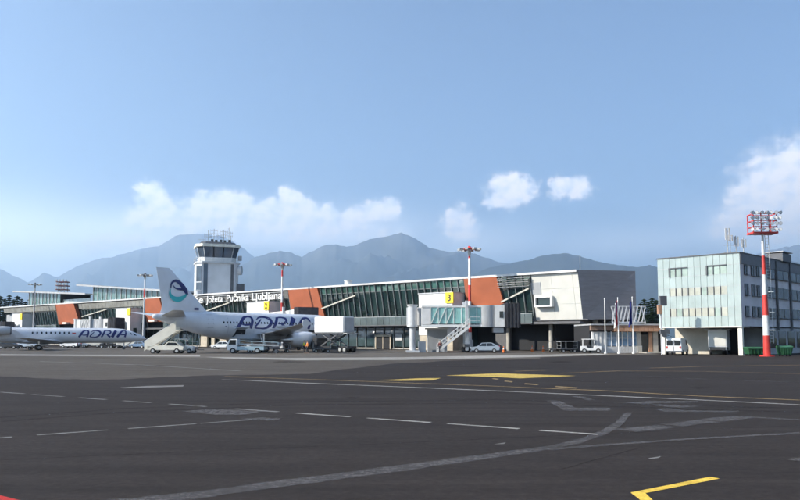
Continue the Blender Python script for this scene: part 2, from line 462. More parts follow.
def onrow(x): return 392.2 + .0707 * x
for a, b in ((-60, -38), (-30, -8), (0, 24), (32, 64), (79, 106), (123, 151), (169, 206), (235, 278), (296, 350), (367, 430), (448, 519), (540, 598)):
    gline('painted_dash', [(a, onrow(a)), (b, onrow(b))], .22, M_pl if a < 250 else M_pw)
for a, b in ((-70, -30), (-10, 12), (37, 108), (128, 196), (200, 252)):
    gline('painted_dash', [(a, 438 - .0725 * a), (b, 438 - .0725 * b)], .17, M_pl)
mark('faded_marking', [[(120, 387.6), (150, 386), (184, 385.3), (183, 386.6), (150, 387.5), (124, 388.4)]], M_pl)
mark('faded_marking', [[(183, 411.5), (200, 410), (222, 409.6), (262, 411.6), (244, 415.2), (214, 415)]], M_pg)
mark('faded_marking', [[(240, 418.6), (262, 417.6), (282, 418.2), (276, 420.8), (248, 420.6)]], M_pg)
# the long worn band that curves away to the right
band_lo = [(100, 510), (135, 506), (200, 499), (300, 485.5), (400, 472.5), (480, 460.5), (550, 450), (585, 443), (608, 434.5), (624, 425), (633, 412.5)]
band_hi = [(100, 500), (135, 497), (200, 490.5), (300, 477.5), (400, 464.5), (480, 454.5), (550, 445), (580, 438), (600, 430.5), (614, 422), (624.5, 412.5)]
def dense(pts, n=5):
    o_ = []
    for i in range(len(pts) - 1):
        for k in range(n): o_.append((pts[i][0] + (pts[i + 1][0] - pts[i][0]) * k / n, pts[i][1] + (pts[i + 1][1] - pts[i][1]) * k / n))
    return o_ + [pts[-1]]
strip_mesh('worn_guide_band', [gp(*p) for p in dense(band_hi)], [gp(*p) for p in dense(band_lo)], M_pg, .0035)
gline('faded_line', [(548, 449.5), (600, 445.5), (700, 438.5), (820, 432)], [.30, .26, .26, .3], M_pg)
for a, b in (((626, 430.8), (667, 426.2)), ((670, 425.6), (709, 421)), ((711, 420.4), (745, 416.8))):
    gline('worn_stripe', [a, b], .75, M_pg)
gline('faded_line', [(745, 416.8), (775, 418.6), (830, 421.5)], .3, M_pg)
mark('faded_marking', [[(546, 400.5), (560, 401), (576, 408), (610, 407.8), (610, 411), (565, 411)]], M_pg)
mark('faded_marking', [[(626, 403), (650, 401), (698, 401.3), (694, 402.8), (655, 403.5), (640, 405)]], M_pg)
mark('faded_marking', [[(655, 409), (670, 407.8), (683, 410.3), (740, 411), (736, 412.2), (664, 411.8)]], M_pg)
mark('faded_marking', [[(640, 404.6), (656, 404), (700, 406.4), (680, 408)]], M_pg)
mark('faded_marking', [[(571, 396.2), (580, 396), (596, 400), (588, 400.6)]], M_pg)
mark('faded_marking', [[(785, 459.6), (812, 456.5), (812, 462), (795, 461.2)]], M_pg)
mark('faded_marking', [[(648, 458.6), (661, 456.4), (659, 458), (650, 459.2)]], M_pl)
mark('faded_marking', [[(494, 444.4), (506, 442.6), (504, 444.2)]], M_pl)
gline('white_line', [(222, 379.6), (260, 381.2), (300, 383), (400, 387), (500, 391.2), (600, 395.8), (700, 400.2), (840, 407)], [.12, .3, .36, .36, .36, .34, .3, .3], M_pw)
gline('faded_yellow_line', [(225, 376.6), (300, 379.2), (400, 382.8), (500, 386.6), (600, 390.8), (640, 393), (700, 396.4), (840, 402)], .32, M_pf)
mark('yellow_arrow', [[(446, 375.6), (480, 374.2), (500, 373.4), (520, 374.2), (576, 375.9), (548, 377.2), (520, 378.5), (496, 377.2)]], M_pv)
mark('yellow_arrow', [[(380, 380.4), (420, 378.4), (441, 378.2), (432, 380.6), (400, 381)]], M_pv)
for q in ([(493, 378.2), (499, 379), (497, 380), (492, 379)], [(505, 380.8), (513, 381.6), (512, 382.6), (504, 381.6)], [(525, 383.2), (539, 384.2), (537, 385.2), (524, 384.2)],
          [(556, 386), (578, 387.6), (576, 388.6), (555, 387)]):
    mark('yellow_dash', [q], M_pf)
gline('faded_yellow_line', [(515, 371.4), (546, 370.2)], .4, M_pf)
gline('faded_yellow_line', [(560, 373.5), (620, 371), (700, 371.4), (840, 375)], .35, M_pf)
gline('faded_yellow_line', [(650, 368.2), (700, 366.6), (840, 364.5)], .35, M_pf)
gline('faded_line', [(400, 366), (500, 367.5), (600, 369.8), (640, 373)], .3, M_pg)
gline('faded_line', [(640, 376), (720, 380), (840, 384)], .3, M_pg)
gline('faded_line', [(40, 361.5), (140, 365), (240, 371)], .5, M_pl)
mark('yellow_corner', [[(630.5, 492.7), (710, 477), (720, 478.7), (645.5, 493.3), (652.5, 500), (668, 512), (652, 512), (640, 500)]], M_py)
mark('red_line', [[(-20, 488), (0, 495.6), (22, 501), (10, 508), (-20, 500)]], M_pr)
# tar-sealed joints, tyre rubber and oil on the apron
M_tar = paint_material('tar_seal', (.012, .012, .0125), (.016, .016, .016), .9, .8, .35)
M_rub = paint_material('tyre_rubber', (.016, .015, .015), (.02, .019, .019), .9, 1.0, .2)
M_oil = paint_material('oil_stain', (.014, .013, .012), (.02, .018, .016), .9, 1.0, .28)
sr = random.Random(11)
def wander(a, b, n=14, amp=.10):
    return [(a[0] + (b[0] - a[0]) * k / n, a[1] + (b[1] - a[1]) * k / n + sr.uniform(-amp, amp) * (1 + 3 * (a[1] - 360) / 140)) for k in range(n + 1)]
for a, b in (((-40, 462), (330, 446)), ((330, 446), (840, 424)), ((-40, 404), (420, 399)), ((420, 399), (840, 393.5)), ((560, 470), (640, 448))):
    gline('tar_seam', wander(a, b), .05, M_tar)
for pts in ([(-30, 420), (120, 409), (300, 402), (500, 400), (840, 410)], [(-30, 424), (120, 412.5), (300, 405), (500, 403), (840, 413.5)], [(100, 372), (300, 366), (520, 364), (820, 368)], [(-20, 366), (200, 368), (420, 374), (640, 384)]):
    gline('tyre_mark', dense(pts, 4), .3, M_rub)
for (x, y, rx, ry) in ((352, 398, 9, 1.2), (700, 388, 10, .9), (150, 366, 16, 1), (290, 362, 18, .9), (560, 362, 12, .7)):
    mark('oil_stain', [[(x + rx * math.cos(t) * sr.uniform(.6, 1.1), y + ry * math.sin(t) * sr.uniform(.6, 1.1)) for t in [2 * math.pi * k / 14 for k in range(14)]]], M_oil)
# mountains ---------------------------------------------------------------
def mountain_material():
    m = bpy.data.materials.new('forested_mountain'); m.use_nodes = True
    nt = m.node_tree; b = nt.nodes['Principled BSDF']; b.inputs['Roughness'].default_value = .95; b.inputs['Specular IOR Level'].default_value = .1
    g = nt.nodes.new('ShaderNodeNewGeometry'); s = nt.nodes.new('ShaderNodeSeparateXYZ'); nt.links.new(g.outputs['Position'], s.inputs[0])
    n = nt.nodes.new('ShaderNodeTexNoise'); n.inputs['Scale'].default_value = .0016; n.inputs['Detail'].default_value = 9
    nt.links.new(g.outputs['Position'], n.inputs['Vector'])
    ma = nt.nodes.new('ShaderNodeMath'); ma.operation = 'MULTIPLY_ADD'; ma.inputs[1].default_value = 1900; nt.links.new(n.outputs['Fac'], ma.inputs[0]); nt.links.new(s.outputs[2], ma.inputs[2])
    r = nt.nodes.new('ShaderNodeMapRange'); r.inputs['From Min'].default_value = 1900; r.inputs['From Max'].default_value = 3100; nt.links.new(ma.outputs[0], r.inputs['Value'])
    mx = nt.nodes.new('ShaderNodeMix'); mx.data_type = 'RGBA'; mx.inputs['A'].default_value = (.024, .030, .028, 1); mx.inputs['B'].default_value = (.15, .145, .13, 1)
    nt.links.new(r.outputs[0], mx.inputs['Factor']); nt.links.new(mx.outputs['Result'], b.inputs['Base Color'])
    return m
M_mtn = mountain_material()
def ridge(name, D, prof, label, foot=4200, seed=0, rough=1.0):
    """a mountain massif whose crest runs at distance D; prof = (pixel column, skyline row)"""
    xs = [p[0] for p in prof]
    cols = []
    step = 1.6
    x = xs[0]
    mb = MB(); NR = 34; nc = 0
    while x <= xs[-1] + 1e-6:
        k = max(i for i in range(len(xs)) if xs[i] <= x + 1e-9); k = min(k, len(xs) - 2)
        t = (x - xs[k]) / (xs[k + 1] - xs[k]); t2 = t
        y = prof[k][1] * (1 - t2) + prof[k + 1][1] * t2
        a, e = px_azel(x, y)
        amp = max(0., min(1., (HOR - y) / 40))
        y -= (noise.fractal(Vector((x * .06, seed * 9.1, 0)), 1, 2, 4) * 1.7 + noise.fractal(Vector((x * .23, seed * 5.3, 4)), 1, 2, 3) * .7) * rough * amp
        a, e = px_azel(x, y)
        hc = math.tan(e) * D / math.cos(0) 
        for j in range(NR):
            u = j / (NR - 1)                      # 0 at the foot in front, 1 behind the crest
            s = u / .78
            r = D - foot + u * foot * 1.3 + 0
            if s <= 1: hh = hc * (s ** 1.25)
            else: hh = hc * (1 - ((s - 1) / .285) * .55)
            px_, py_ = math.sin(a) * r, math.cos(a) * r
            rn = noise.ridged_multi_fractal(Vector((px_ * .00055, py_ * .00055, seed * 3.3)), 1.0, 2.0, 5, 1.0, 2.0)
            w = 4 * min(1, s) * (1 - min(1, s)) if s < 1 else 0
            hh += (rn - 1.1) * hc * .34 * rough * w
            rr = r + (rn - 1) * 180 * w
            if s <= 1: hh = min(hh, hc * rr / D * .985) if s < .97 else hh
            mb.v.append((math.sin(a) * rr, math.cos(a) * rr, max(hh, -20)))
        nc += 1; x += step
    for i in range(nc - 1):
        for j in range(NR - 1):
            mb.f.append((i * NR + j, i * NR + j + 1, (i + 1) * NR + j + 1, (i + 1) * NR + j))
    o = mb.build(name, M_mtn, None, smooth='all')
    return tag(o, label, None, None, 'structure')
ridge('mountain_range_far', 17500, [(-420, 300), (-260, 268), (-140, 258), (-60, 250), (0, 267), (14, 274), (28, 281), (36, 277), (43, 271.5), (50, 273), (57, 275), (75, 265), (100, 258), (125, 252), (145, 246), (160, 242), (175, 234.5), (186, 231), (197, 230.5),
      (210, 231.5), (220, 234), (237, 242), (255, 255), (300, 268), (380, 290), (480, 305), (600, 300), (680, 275), (740, 258), (770, 247), (800, 243), (850, 236), (950, 250), (1100, 262), (1250, 320)], None, seed=1)
ridge('mountain_range', 12500, [(150, 320), (190, 300), (225, 274), (255, 255.5), (268, 252), (280, 248.5), (291, 251), (302, 256), (311, 250), (320, 245), (335, 242), (343, 244), (350, 244.5), (360, 241), (370, 237), (386, 235.5), (394, 233), (401, 230.2), (406, 231.6), (412, 234), (420, 239), (430, 245), (440, 248),
      (450, 250), (475, 251.5), (490, 257), (507, 262), (540, 276), (600, 300), (660, 318)], None, foot=3600, seed=2)
ridge('mountain_hill', 9000, [(330, 325), (400, 300), (440, 282), (480, 269), (507, 261.5), (530, 257), (543, 253), (555, 251), (566, 250.8), (575, 252.5), (590, 257), (615, 263), (635, 265.2), (645, 264), (650, 263.2), (658, 264.5), (680, 268), (720, 262), (780, 258), (860, 268), (1000, 280), (1200, 320)], None, foot=3000, seed=3, rough=.8)
# ------------------------------------------------------------------ the terminal
TC = Vector((28.08, 112.0, 0))
TROT = math.atan2(-.642, .767)
TX = Vector((math.cos(TROT), math.sin(TROT), 0)); TY = Vector((-math.sin(TROT), math.cos(TROT), 0))
def tx(px, yy=0.0):
    """local x on the terminal front (depth yy behind the front line) of a point seen in column px"""
    k = (px - 400) / FPX; P = TC + TY * yy
    s = (k * P.y - P.x) / (TX.x - k * TX.y)
    return s
def tw(x, y, z=0): return TC + TX * x + TY * y + Vector((0, 0, z))
ZB, ZT = 4.7, 12.15
def lean(z): return -1.55 * max(0, z - ZB) / 7.7
def FP(x, z, o=0.0): return Vector((x, lean(z) - o, z))
term = thing('terminal_building', 'long glass and orange airport terminal with a white panelled end block and roof lettering', 'building', TC, TROT)
def slab(name, x0, x1, z0, z1, o, th, m, parent=term, x0t=None, x1t=None, bevel=0):
    x0t = x0 if x0t is None else x0t; x1t = x1 if x1t is None else x1t
    mb = MB(); b = [FP(x0, z0, o), FP(x1, z0, o), FP(x1t, z1, o), FP(x0t, z1, o)]
    mb.hexa(b, [p + Vector((0, th, 0)) for p in b])
    return mb.build(name, m, parent, bevel=bevel)
XL = tx(7)
# roof
mb = MB(); mb.hexa([(XL - 3, -1.75, ZT), (-0.05, -1.75, ZT), (-0.05, 15, ZT), (XL - 3, 15, ZT)], [(XL - 3, -1.75, ZT + .28), (-0.05, -1.75, ZT + .28), (-.05, 15, ZT + .4), (XL - 3, 15, ZT + .4)])
roof = mb.build('roof', M_lgrey, term)
mb = MB(); mb.box(((XL - 3) / 2, -1.86, ZT + .17), (-(XL - 3) - .1, .2, .34)); mb.build('roof_fascia', mat('fascia_metal', (.56, .56, .55), .45, var=.08, scale=.6), term)
# upper floor body and floor slab (dark core behind the glass)
mb = MB(); mb.box((XL / 2 - 1, 9.2, (ZB + ZT) / 2 + .1), (-XL - 2, 16, ZT - ZB - .3)); mb.build('upper_core', M_inner, term)
mb = MB(); mb.box((XL / 2, 6.5, ZB - .21), (-XL, 15, .4)); mb.build('floor_slab', M_soffit, term)
# white end block
xw = [tx(536), tx(555.5), tx(577), -.02]
for i in range(3):
    zs = [5.0, 7.4, 9.8, ZT - .02]
    for j in range(3):
        slab('wall_panel', xw[i] + (.015 if i else 0), xw[i + 1] - .015, zs[j] + (.012 if j else 0), zs[j + 1] - .012, .0, .3, M_offw)
x0, x1 = tx(535), tx(544.5)
slab('louvre_panel', x0, x1, 9.0, 10.9, .06, .06, M_grey)
wb0, wb1 = tx(538.5), tx(556)
wf = MB()
for (a, b, c, d) in ((wb0, wb1, 7.0, 7.25), (wb0, wb1, 8.45, 8.7), (wb0, wb0 + .25, 7.25, 8.45), (wb1 - .25, wb1, 7.25, 8.45)):
    yb = lean(7.8); wf.box(((a + b) / 2, yb - .35, (c + d) / 2), (b - a, .9, d - c))
w = wf.build('window_box', M_white, term)
mb = MB(); mb.box(((wb0 + wb1) / 2, lean(7.8) - .3, 7.85), (wb1 - wb0 - .5, .06, 1.2)); mb.build('pane', M_glass, w)
# dark angled end wall
Ew = Vector((36.5, 112.8, 0))
def loc(P): q = P - TC; return Vector((q.dot(TX), q.dot(TY), P.z))
E = loc(Ew); E2 = loc(Ew + Vector((5, 22, 0)))
M_clad = mat('charcoal_cladding', (.18, .185, .205), .5, .1, var=.06, scale=.6, stretch=(1, 1, 6))
zt2 = ZT + .32
bot = [FP(0, 5.0, -.02), Vector((E.x, E.y, 5.0)), Vector((E2.x, E2.y, 5.0)), Vector((0.3, 13.5, 5.0))]
top = [FP(0, zt2, .05), Vector((E.x, E.y, zt2)), Vector((E2.x, E2.y, zt2)), Vector((0.3, 13.5, zt2))]
mb = MB(); mb.hexa(bot, top); eb = mb.build('end_block', M_clad, term)
mb = MB()
for k in range(1, 16):
    z = 5.0 + k * .47; a = FP(0, z, .0); b_ = Vector((E.x, E.y, z)); dv = (b_ - a).normalized(); nv = Vector((dv.y, -dv.x, 0))
    mb.bar(a + nv * .015 + dv * .05, b_ + nv * .015, .05, .03)
mb.build('cladding_rib', M_clad, eb)
# glazed bays
def glazing(xa, xb, n, z0=ZB, ztr=10.85, z1=ZT - .05, m1=M_glass, m2=M_glass2):
    w_ = (xb - xa) / n
    for i in range(n):
        a, b = xa + i * w_, xa + (i + 1) * w_
        dv = rnd.uniform(-.02, .02)
        slab('pane', a + .07, b - .07, z0, ztr - .06, dv, .05, m1)
        slab('pane', a + .07, b - .07, ztr + .06, z1, dv, .05, m2)
        slab('mullion', a - .06, a + .06, z0, z1, .28, .34, M_alu)
    slab('mullion', xb - .06, xb + .06, z0, z1, .28, .34, M_alu)
    slab('transom', xa, xb, ztr - .06, ztr + .06, .12, .18, M_alu)
def balustrade(xa, xb, n, z0=4.45, z1=6.0, y=-1.2):
    w_ = (xb - xa) / n
    for i in range(n):
        mb = MB(); mb.box((xa + (i + .5) * w_, y, (z0 + z1) / 2), (w_ - .07, .06, z1 - z0)); mb.build('balustrade_panel', M_balu, term)
    mb = MB(); mb.box(((xa + xb) / 2, y, z1 + .05), (xb - xa, .12, .08)); mb.build('handrail', M_steel, term)
    mb = MB(); mb.box(((xa + xb) / 2, y / 2 - .1, z0 - .02), (xb - xa, -y + .2, .16)); mb.build('walkway', M_soffit, term)
M_balu = mat('balustrade_glass', (.10, .125, .125), .25, spec=.5, var=.15, scale=.5)
def orange_block(pa, pb, slant=1.1):
    xa, xb = tx(pa), tx(pb)
    o = slab('orange_wall', xa, xb + slant, 6.2, ZT - .02, .5, 1.0, M_orange, x0t=xa, x1t=xb)
    mb = MB()
    mb.box(((xa + xb) / 2 + .2, lean(7) - 1.0, 6.5), (2.6, .9, .5))
    mb.build('canopy', M_cream, o)
    return o
def ramp(pa, pb, za, zb):
    a, b = tx(pa), tx(pb)
    mb = MB(); mb.bar(FP(a, za, .45), FP(b, zb, .45), .2, .26); mb.build('diagonal_brace', mat('brace_paint', (.46, .44, .38), .6), term)
# right: louvred corner, orange, main glass
glazing(tx(505), tx(535), 4, ztr=10.2)
for k in range(5):
    slab('louvre', tx(503) + .2, tx(535.5) - .1, 10.35 + k * .34, 10.43 + k * .34, .75, .3, M_steel)
ramp(505, 534, 8.0, 10.0)
balustrade(tx(507), tx(536), 4)
orange_block(470.5, 503)
glazing(tx(326), tx(470), 24)
balustrade(tx(349), tx(470), 20)
ramp(325.5, 361, 8.0, 10.3)
orange_block(295, 324)
# middle: sign band
glazing(tx(196), tx(294), 22, ztr=10.3, z1=10.4, m2=M_glass2)
ramp(196, 236, 7.4, 10.2)
orange_block(150, 166)
glazing(tx(86), tx(149), 18, ztr=10.2, z1=10.25)
ramp(86, 112, 8.2, 10)
orange_block(62, 80, 1.6)
glazing(tx(32), tx(61), 12, ztr=10.2, z1=10.25)
mb = MB(); mb.box((XL / 2 + tx(32) / 2, 1, 7.3), (tx(32) - XL, 2, 5.2)); mb.build('end_wall', M_grey, term)
# band of panels under the fascia on the left half
xa, xb = XL, tx(62)
def band(pa, pb, n, m):
    xa, xb = tx(pa), tx(pb); w_ = (xb - xa) / n
    for i in range(n):
        slab('fascia_panel', xa + i * w_ + .04, xa + (i + 1) * w_ - .04, 10.42, 11.9, .3 + rnd.uniform(0, .03), .25, m)
M_band = mat('grey_fascia', (.23, .225, .20), .6, var=.12, scale=.8)
band(9, 61, 18, M_band); band(84, 149, 18, M_band); band(167, 294, 26, mat('sign_backing', (.15, .15, .145), .6, var=.15))
balustrade(tx(84), tx(149), 12); balustrade(tx(32), tx(61), 8); balustrade(tx(168), tx(294), 18)
# lettering
M_letter = mat('letter_white', (.66, .65, .62), .4, var=.02)
words = [('Letališče', 163, 213), ('Jožeta', 217.5, 232.5), ('Pučnika', 236, 256.5), ('Ljubljana', 259.5, 288.5)]
sgn = None
words[0] = ('Letališče', 176, 210.5); words[1] = ('Jožeta', 213.5, 230); words[2] = ('Pučnika', 234, 256); words[3] = ('Ljubljana', 259.5, 289)
for wd, pa, pb in words:
    me = text_mesh(wd, 2.25, .09, .03)
    xs_ = [v.co.x for v in me.vertices]; xa, xb = tx(pa), tx(pb)
    k = (xb - xa) / (max(xs_) - min(xs_)); x0 = min(xs_)
    for v in me.vertices:
        X, Y, Z = v.co; v.co = ((X - x0) * k + xa, lean(11) - .75 - Z, Y + 10.35)
    me.materials.append(M_letter)
    inst(me, 'sign_lettering', term)
mb = MB()
for z in (10.5, 11.8): mb.bar(FP(tx(176), z, .55), FP(tx(289), z, .55), .08, .08)
mb.build('sign_rail', M_steel, term)
# ground floor
def ground_floor(pa, pb, y, n, h=4.4, m=M_glass):
    xa, xb = tx(pa, y), tx(pb, y); w_ = (xb - xa) / n
    for i in range(n):
        mb = MB(); mb.box((xa + (i + .5) * w_, y, h / 2 + .25), (w_ - .16, .08, h - .5)); mb.build('ground_pane', m, term)
        mb = MB(); mb.box((xa + i * w_, y - .06, h / 2), (.14, .3, h)); mb.build('post', M_alu, term)
    mb = MB(); mb.box(((xa + xb) / 2, y, .12), (xb - xa, .3, .25)); mb.build('plinth', M_conc, term)
ground_floor(324, 478, 2.0, 16, m=mat('reflecting_glass', (.03, .055, .06), .04, spec=.9, var=.2, scale=.3))
ground_floor(168, 324, 2.0, 20)
ground_floor(30, 168, 2.0, 26)
mb = MB(); mb.box((XL / 2 - 2, 9.5, 2.2), (-XL - 8, 14, 4.2)); mb.build('ground_core', M_inner, term)
for p in (205, 214, 224):
    mb = MB(); mb.box((tx(p, 1.4), 1.5, 2.1), (2.6 if p != 214 else 1.2, .5, 4.2)); mb.build('stone_pier', M_beige, term)
# doorway with a tan frame
xa = tx(375.5, 1.6); xb = tx(391, 1.6)
mb = MB(); mb.box(((xa + xb) / 2, 1.65, 2.55), (xb - xa, .3, .4)); mb.box((xa + .12, 1.65, 1.2), (.22, .3, 2.4)); mb.box((xb - .12, 1.65, 1.2), (.22, .3, 2.4)); mb.box(((xa + xb) / 2, 1.65, 1.2), (.14, .3, 2.4))
d = mb.build('door', M_beige, term)
for s in (-1, 1):
    mb = MB(); mb.box(((xa + xb) / 2 + s * (xb - xa) / 4.2, 1.72, 1.2), ((xb - xa) / 2 - .4, .05, 2.3)); mb.build('door_leaf', M_inner, d)
mb = MB(); mb.box((tx(398, 1.5), 1.75, 2.2), (1.6, .1, 1.1)); mb.build('notice_board', M_lgrey, term)
# undercroft columns under the end block
for p, y in ((550.5, .8), (508, 1.2)):
    x_ = tx(p, y); mb = MB(); mb.cyl((x_, y, 0), (x_, y, 5.0), .32, n=16); mb.build('column', M_conc, term, smooth=True)
mb = MB(); mb.cyl((.6, 3.0, 0), (.6, 3.0, 5.0), .42, n=16); mb.build('column', M_conc, term, smooth=True)
mb = MB(); mb.box((tx(497, 1) + .9, 1.6, 2.35), (2.6, 1.0, 4.7)); mb.build('pier', M_soffit, term)
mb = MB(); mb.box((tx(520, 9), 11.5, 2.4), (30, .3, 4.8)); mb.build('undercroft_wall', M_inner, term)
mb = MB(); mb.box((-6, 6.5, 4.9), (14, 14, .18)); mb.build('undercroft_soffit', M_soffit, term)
# plant on the roof
cx, cy = tx(348, 4), 4.0
mb = MB(); mb.cyl((cx, cy, ZT + .2), (cx, cy, ZT + 1.5), .75, n=18); mb.cyl((cx, cy, ZT + 1.6), (cx, cy, ZT + 1.75), .85, .85, n=18); mb.cyl((cx, cy, ZT + 1.4), (cx, cy, ZT + 1.65), .3, n=10)
mb.build('roof_vent', M_white, term, smooth=True)
cx, cy = tx(198, 3), 3.0
mb = MB(); mb.cyl((cx, cy, ZT + .2), (cx, cy, ZT + 1.7), .8, n=18); mb.cyl((cx, cy, ZT + 1.75), (cx, cy, ZT + 1.9), .9, .4, n=18); mb.build('roof_vent', M_lgrey, term, smooth=True)
mb = MB(); x_ = tx(581, 4); mb.cyl((x_, 4, ZT), (x_, 4, ZT + 3.2), .035, n=6); mb.build('lightning_rod', M_steel, term)
# rooftop glazed halls on the left
def hall(pa, pb, ga, gb, y0, zl, zr_, n):
    xa, xb = tx(pa, y0), tx(pb, y0); g0, g1 = tx(ga, y0), tx(gb, y0)
    zz = lambda x: zl + (zr_ - zl) * (x - xa) / (xb - xa)
    mb = MB(); mb.hexa([(xa, y0 - 2.2, zl - .3), (xb, y0 - 2.2, zr_ - .3), (xb, y0 + 12, zr_ - .3), (xa, y0 + 12, zl - .3)], [(xa, y0 - 2.2, zl), (xb, y0 - 2.2, zr_), (xb, y0 + 12, zr_), (xa, y0 + 12, zl)])
    r = mb.build('hall_roof', M_grey, term)
    mb = MB(); mb.bar((xa, y0 - 2.28, zl - .12), (xb, y0 - 2.28, zr_ - .12), .12, .5); mb.build('roof_edge', M_grey, r)
    mb = MB(); mb.bar((xa - .06, y0 - 2.3, zl - .12), (xa - .06, y0 + 12, zl - .12), .12, .56); mb.build('roof_edge', M_white, r)
    mb = MB(); mb.hexa([(g0 + .2, y0 + .3, ZT), (g1 - .2, y0 + .3, ZT), (g1 - .2, y0 + 10, ZT), (g0 + .2, y0 + 10, ZT)], [(g0 + .2, y0 + .3, zz(g0) - .35), (g1 - .2, y0 + .3, zz(g1) - .35), (g1 - .2, y0 + 10, zz(g1) - .35), (g0 + .2, y0 + 10, zz(g0) - .35)]); hb = mb.build('rooftop_hall', M_inner, term)
    w_ = (g1 - g0) / n
    M_hg = mat('hall_glass', (.10, .17, .155), .08, spec=.7, var=.35, scale=.4)
    for i in range(n):
        za, zb = zz(g0 + i * w_) - .35, zz(g0 + (i + 1) * w_) - .35
        q = [Vector((g0 + i * w_ + .09, y0, ZT + .4)), Vector((g0 + (i + 1) * w_ - .09, y0, ZT + .4)), Vector((g0 + (i + 1) * w_ - .09, y0, zb)), Vector((g0 + i * w_ + .09, y0, za))]
        mb = MB(); mb.hexa(q, [p + Vector((0, .08, 0)) for p in q]); mb.build('pane', M_hg, hb)
        mb = MB(); mb.bar((g0 + i * w_, y0 - .08, ZT + .3), (g0 + i * w_, y0 - .08, za), .16, .25); mb.build('mullion', M_lgrey, hb)
    for i in range(4):
        mb = MB(); mb.box((g0 + .1, y0 + 1.3 + i * 2.4, (ZT + zz(g0)) / 2 + .05), (.1, 2.2, zz(g0) - ZT - .7)); mb.build('pane', M_hg, hb)
hall(19, 92, 29, 60, 5, 18.2, 15.4, 9)
hall(83, 172, 93, 168, 5, 18.3, 14.6, 15)
xa, xb = tx(61, 6), tx(90, 6)
for i in range(7):
    w_ = (xb - xa) / 7
    mb = MB(); mb.box((xa + (i + .5) * w_, 6, ZT + 1.2), (w_ - .12, .1, 1.9)); mb.build('skylight_panel', M_balu2 if False else mat('skylight_glass', (.36, .42, .42), .2, spec=.6, var=.1), term)
# gate stair towers
def gate(px, number, label, wdt=7.2, h=9.7):
    y0 = -4.4
    x1 = tx(px, y0); x0 = x1 - wdt
    g = thing('gate_tower', label, 'gate building', tw(x0, y0), TROT, 'gate towers along the terminal front')
    mb = MB(); mb.box((wdt / 2, 2.15, (h + 2.6) / 2), (wdt, 4.3, h - 2.6)); mb.build('tower_body', M_white, g)
    mb = MB(); mb.box((wdt / 2, 2.2, 1.3), (wdt - .1, 4.2, 2.6)); mb.build('tower_base', M_beige if number == '3' else M_lgrey, g)
    mb = MB(); mb.box((wdt / 2, 2.1, h + .08), (wdt + .2, 4.5, .16)); mb.build('parapet', M_lgrey, g)
    mb = MB(); mb.box((wdt + .03, 1.4, 3.6), (.08, 1.0, 2.2)); mb.build('side_window', M_glass, g)
    s = MB(); s.box((wdt - .5, -.14, h - .85), (1.65, .2, 1.8)); sg = s.build('number_sign', M_yellow, g, bevel=.03)
    if number:
        me = text_mesh(number, 1.55, .01, .045)
        xs_ = [v.co.x for v in me.vertices]; ys_ = [v.co.y for v in me.vertices]
        for v in me.vertices:
            X, Y, Z = v.co; v.co = (X - (min(xs_) + max(xs_)) / 2 + wdt - .5, -.26 - Z, Y - (min(ys_) + max(ys_)) / 2 + h - .85)
        me.materials.append(M_blackp); inst(me, 'numeral', sg)
    return g
gate(452.5, '3', 'white gate tower with a yellow number 3 sign on its corner')
gate(268.5, '2', 'white gate tower with a yellow number 2 sign just under the roof lettering')
gate(130.5, '', 'white gate tower with plain yellow corner sign above the nose of the regional jet')
gate(22.5, '', 'leftmost white gate tower with a yellow corner sign at the terminal far end')

# ------------------------------------------------------------------ control tower
TWY = 190.0
twp = at(215.2, HOR, TWY); TWR = math.atan2(.34, .94)
tower = thing('control_tower', 'white air traffic control tower with glazed flared cab and roof antennas', 'control tower', (twp.x, TWY, 0), TWR)
tower.scale = (.92, .92, 1)
def octo(hx, hy, ch, z): return [Vector(p + (z,)) for p in ((-hx, -hy + ch), (-hx + ch, -hy), (hx - ch, -hy), (hx, -hy + ch), (hx, hy - ch), (hx - ch, hy), (-hx + ch, hy), (-hx, hy - ch))]
zg = 21.2
mb = MB(); mb.hexa(octo(5.7, 4.7, 1.2, 0), octo(5.7, 4.7, 1.2, zg)); sh = mb.build('shaft', mat('tower_panel', (.58, .59, .60), .5, var=.05, scale=.4), tower)
M_tg = mat('tower_glass', (.06, .085, .12), .1, spec=.6, var=.2, scale=.4)
M_tw = mat('tower_white', (.74, .74, .72), .5, var=.04)
mb = MB(); mb.box((-5.76, 0, zg / 2), (.16, 6.6, zg - .1)); mb.build('sunlit_cladding', M_tw, sh)  # sunlit face whiter than the shaft: its brightness is put into the colour
for y_ in (-1.6, 0, 1.6):
    mb = MB(); mb.box((-5.86, y_, zg / 2), (.08, .12, zg - .2)); mb.build('seam', M_lgrey, sh)
for k in range(5):
    mb = MB(); mb.box((-5.1, -4.1, 1.6 + 4.2 * k), (1.7, .12, 3.9), R(-45)); mb.build('stair_window', M_tg, sh)
mb = MB(); mb.box((-3.4, -4.76, zg / 2), (1.1, .14, zg - .4)); mb.build('glazed_strip', M_tg, sh)
mb = MB(); mb.box((3.8, -4.76, zg / 2), (.8, .14, zg - .4)); mb.build('glazed_strip', M_dgrey, sh)
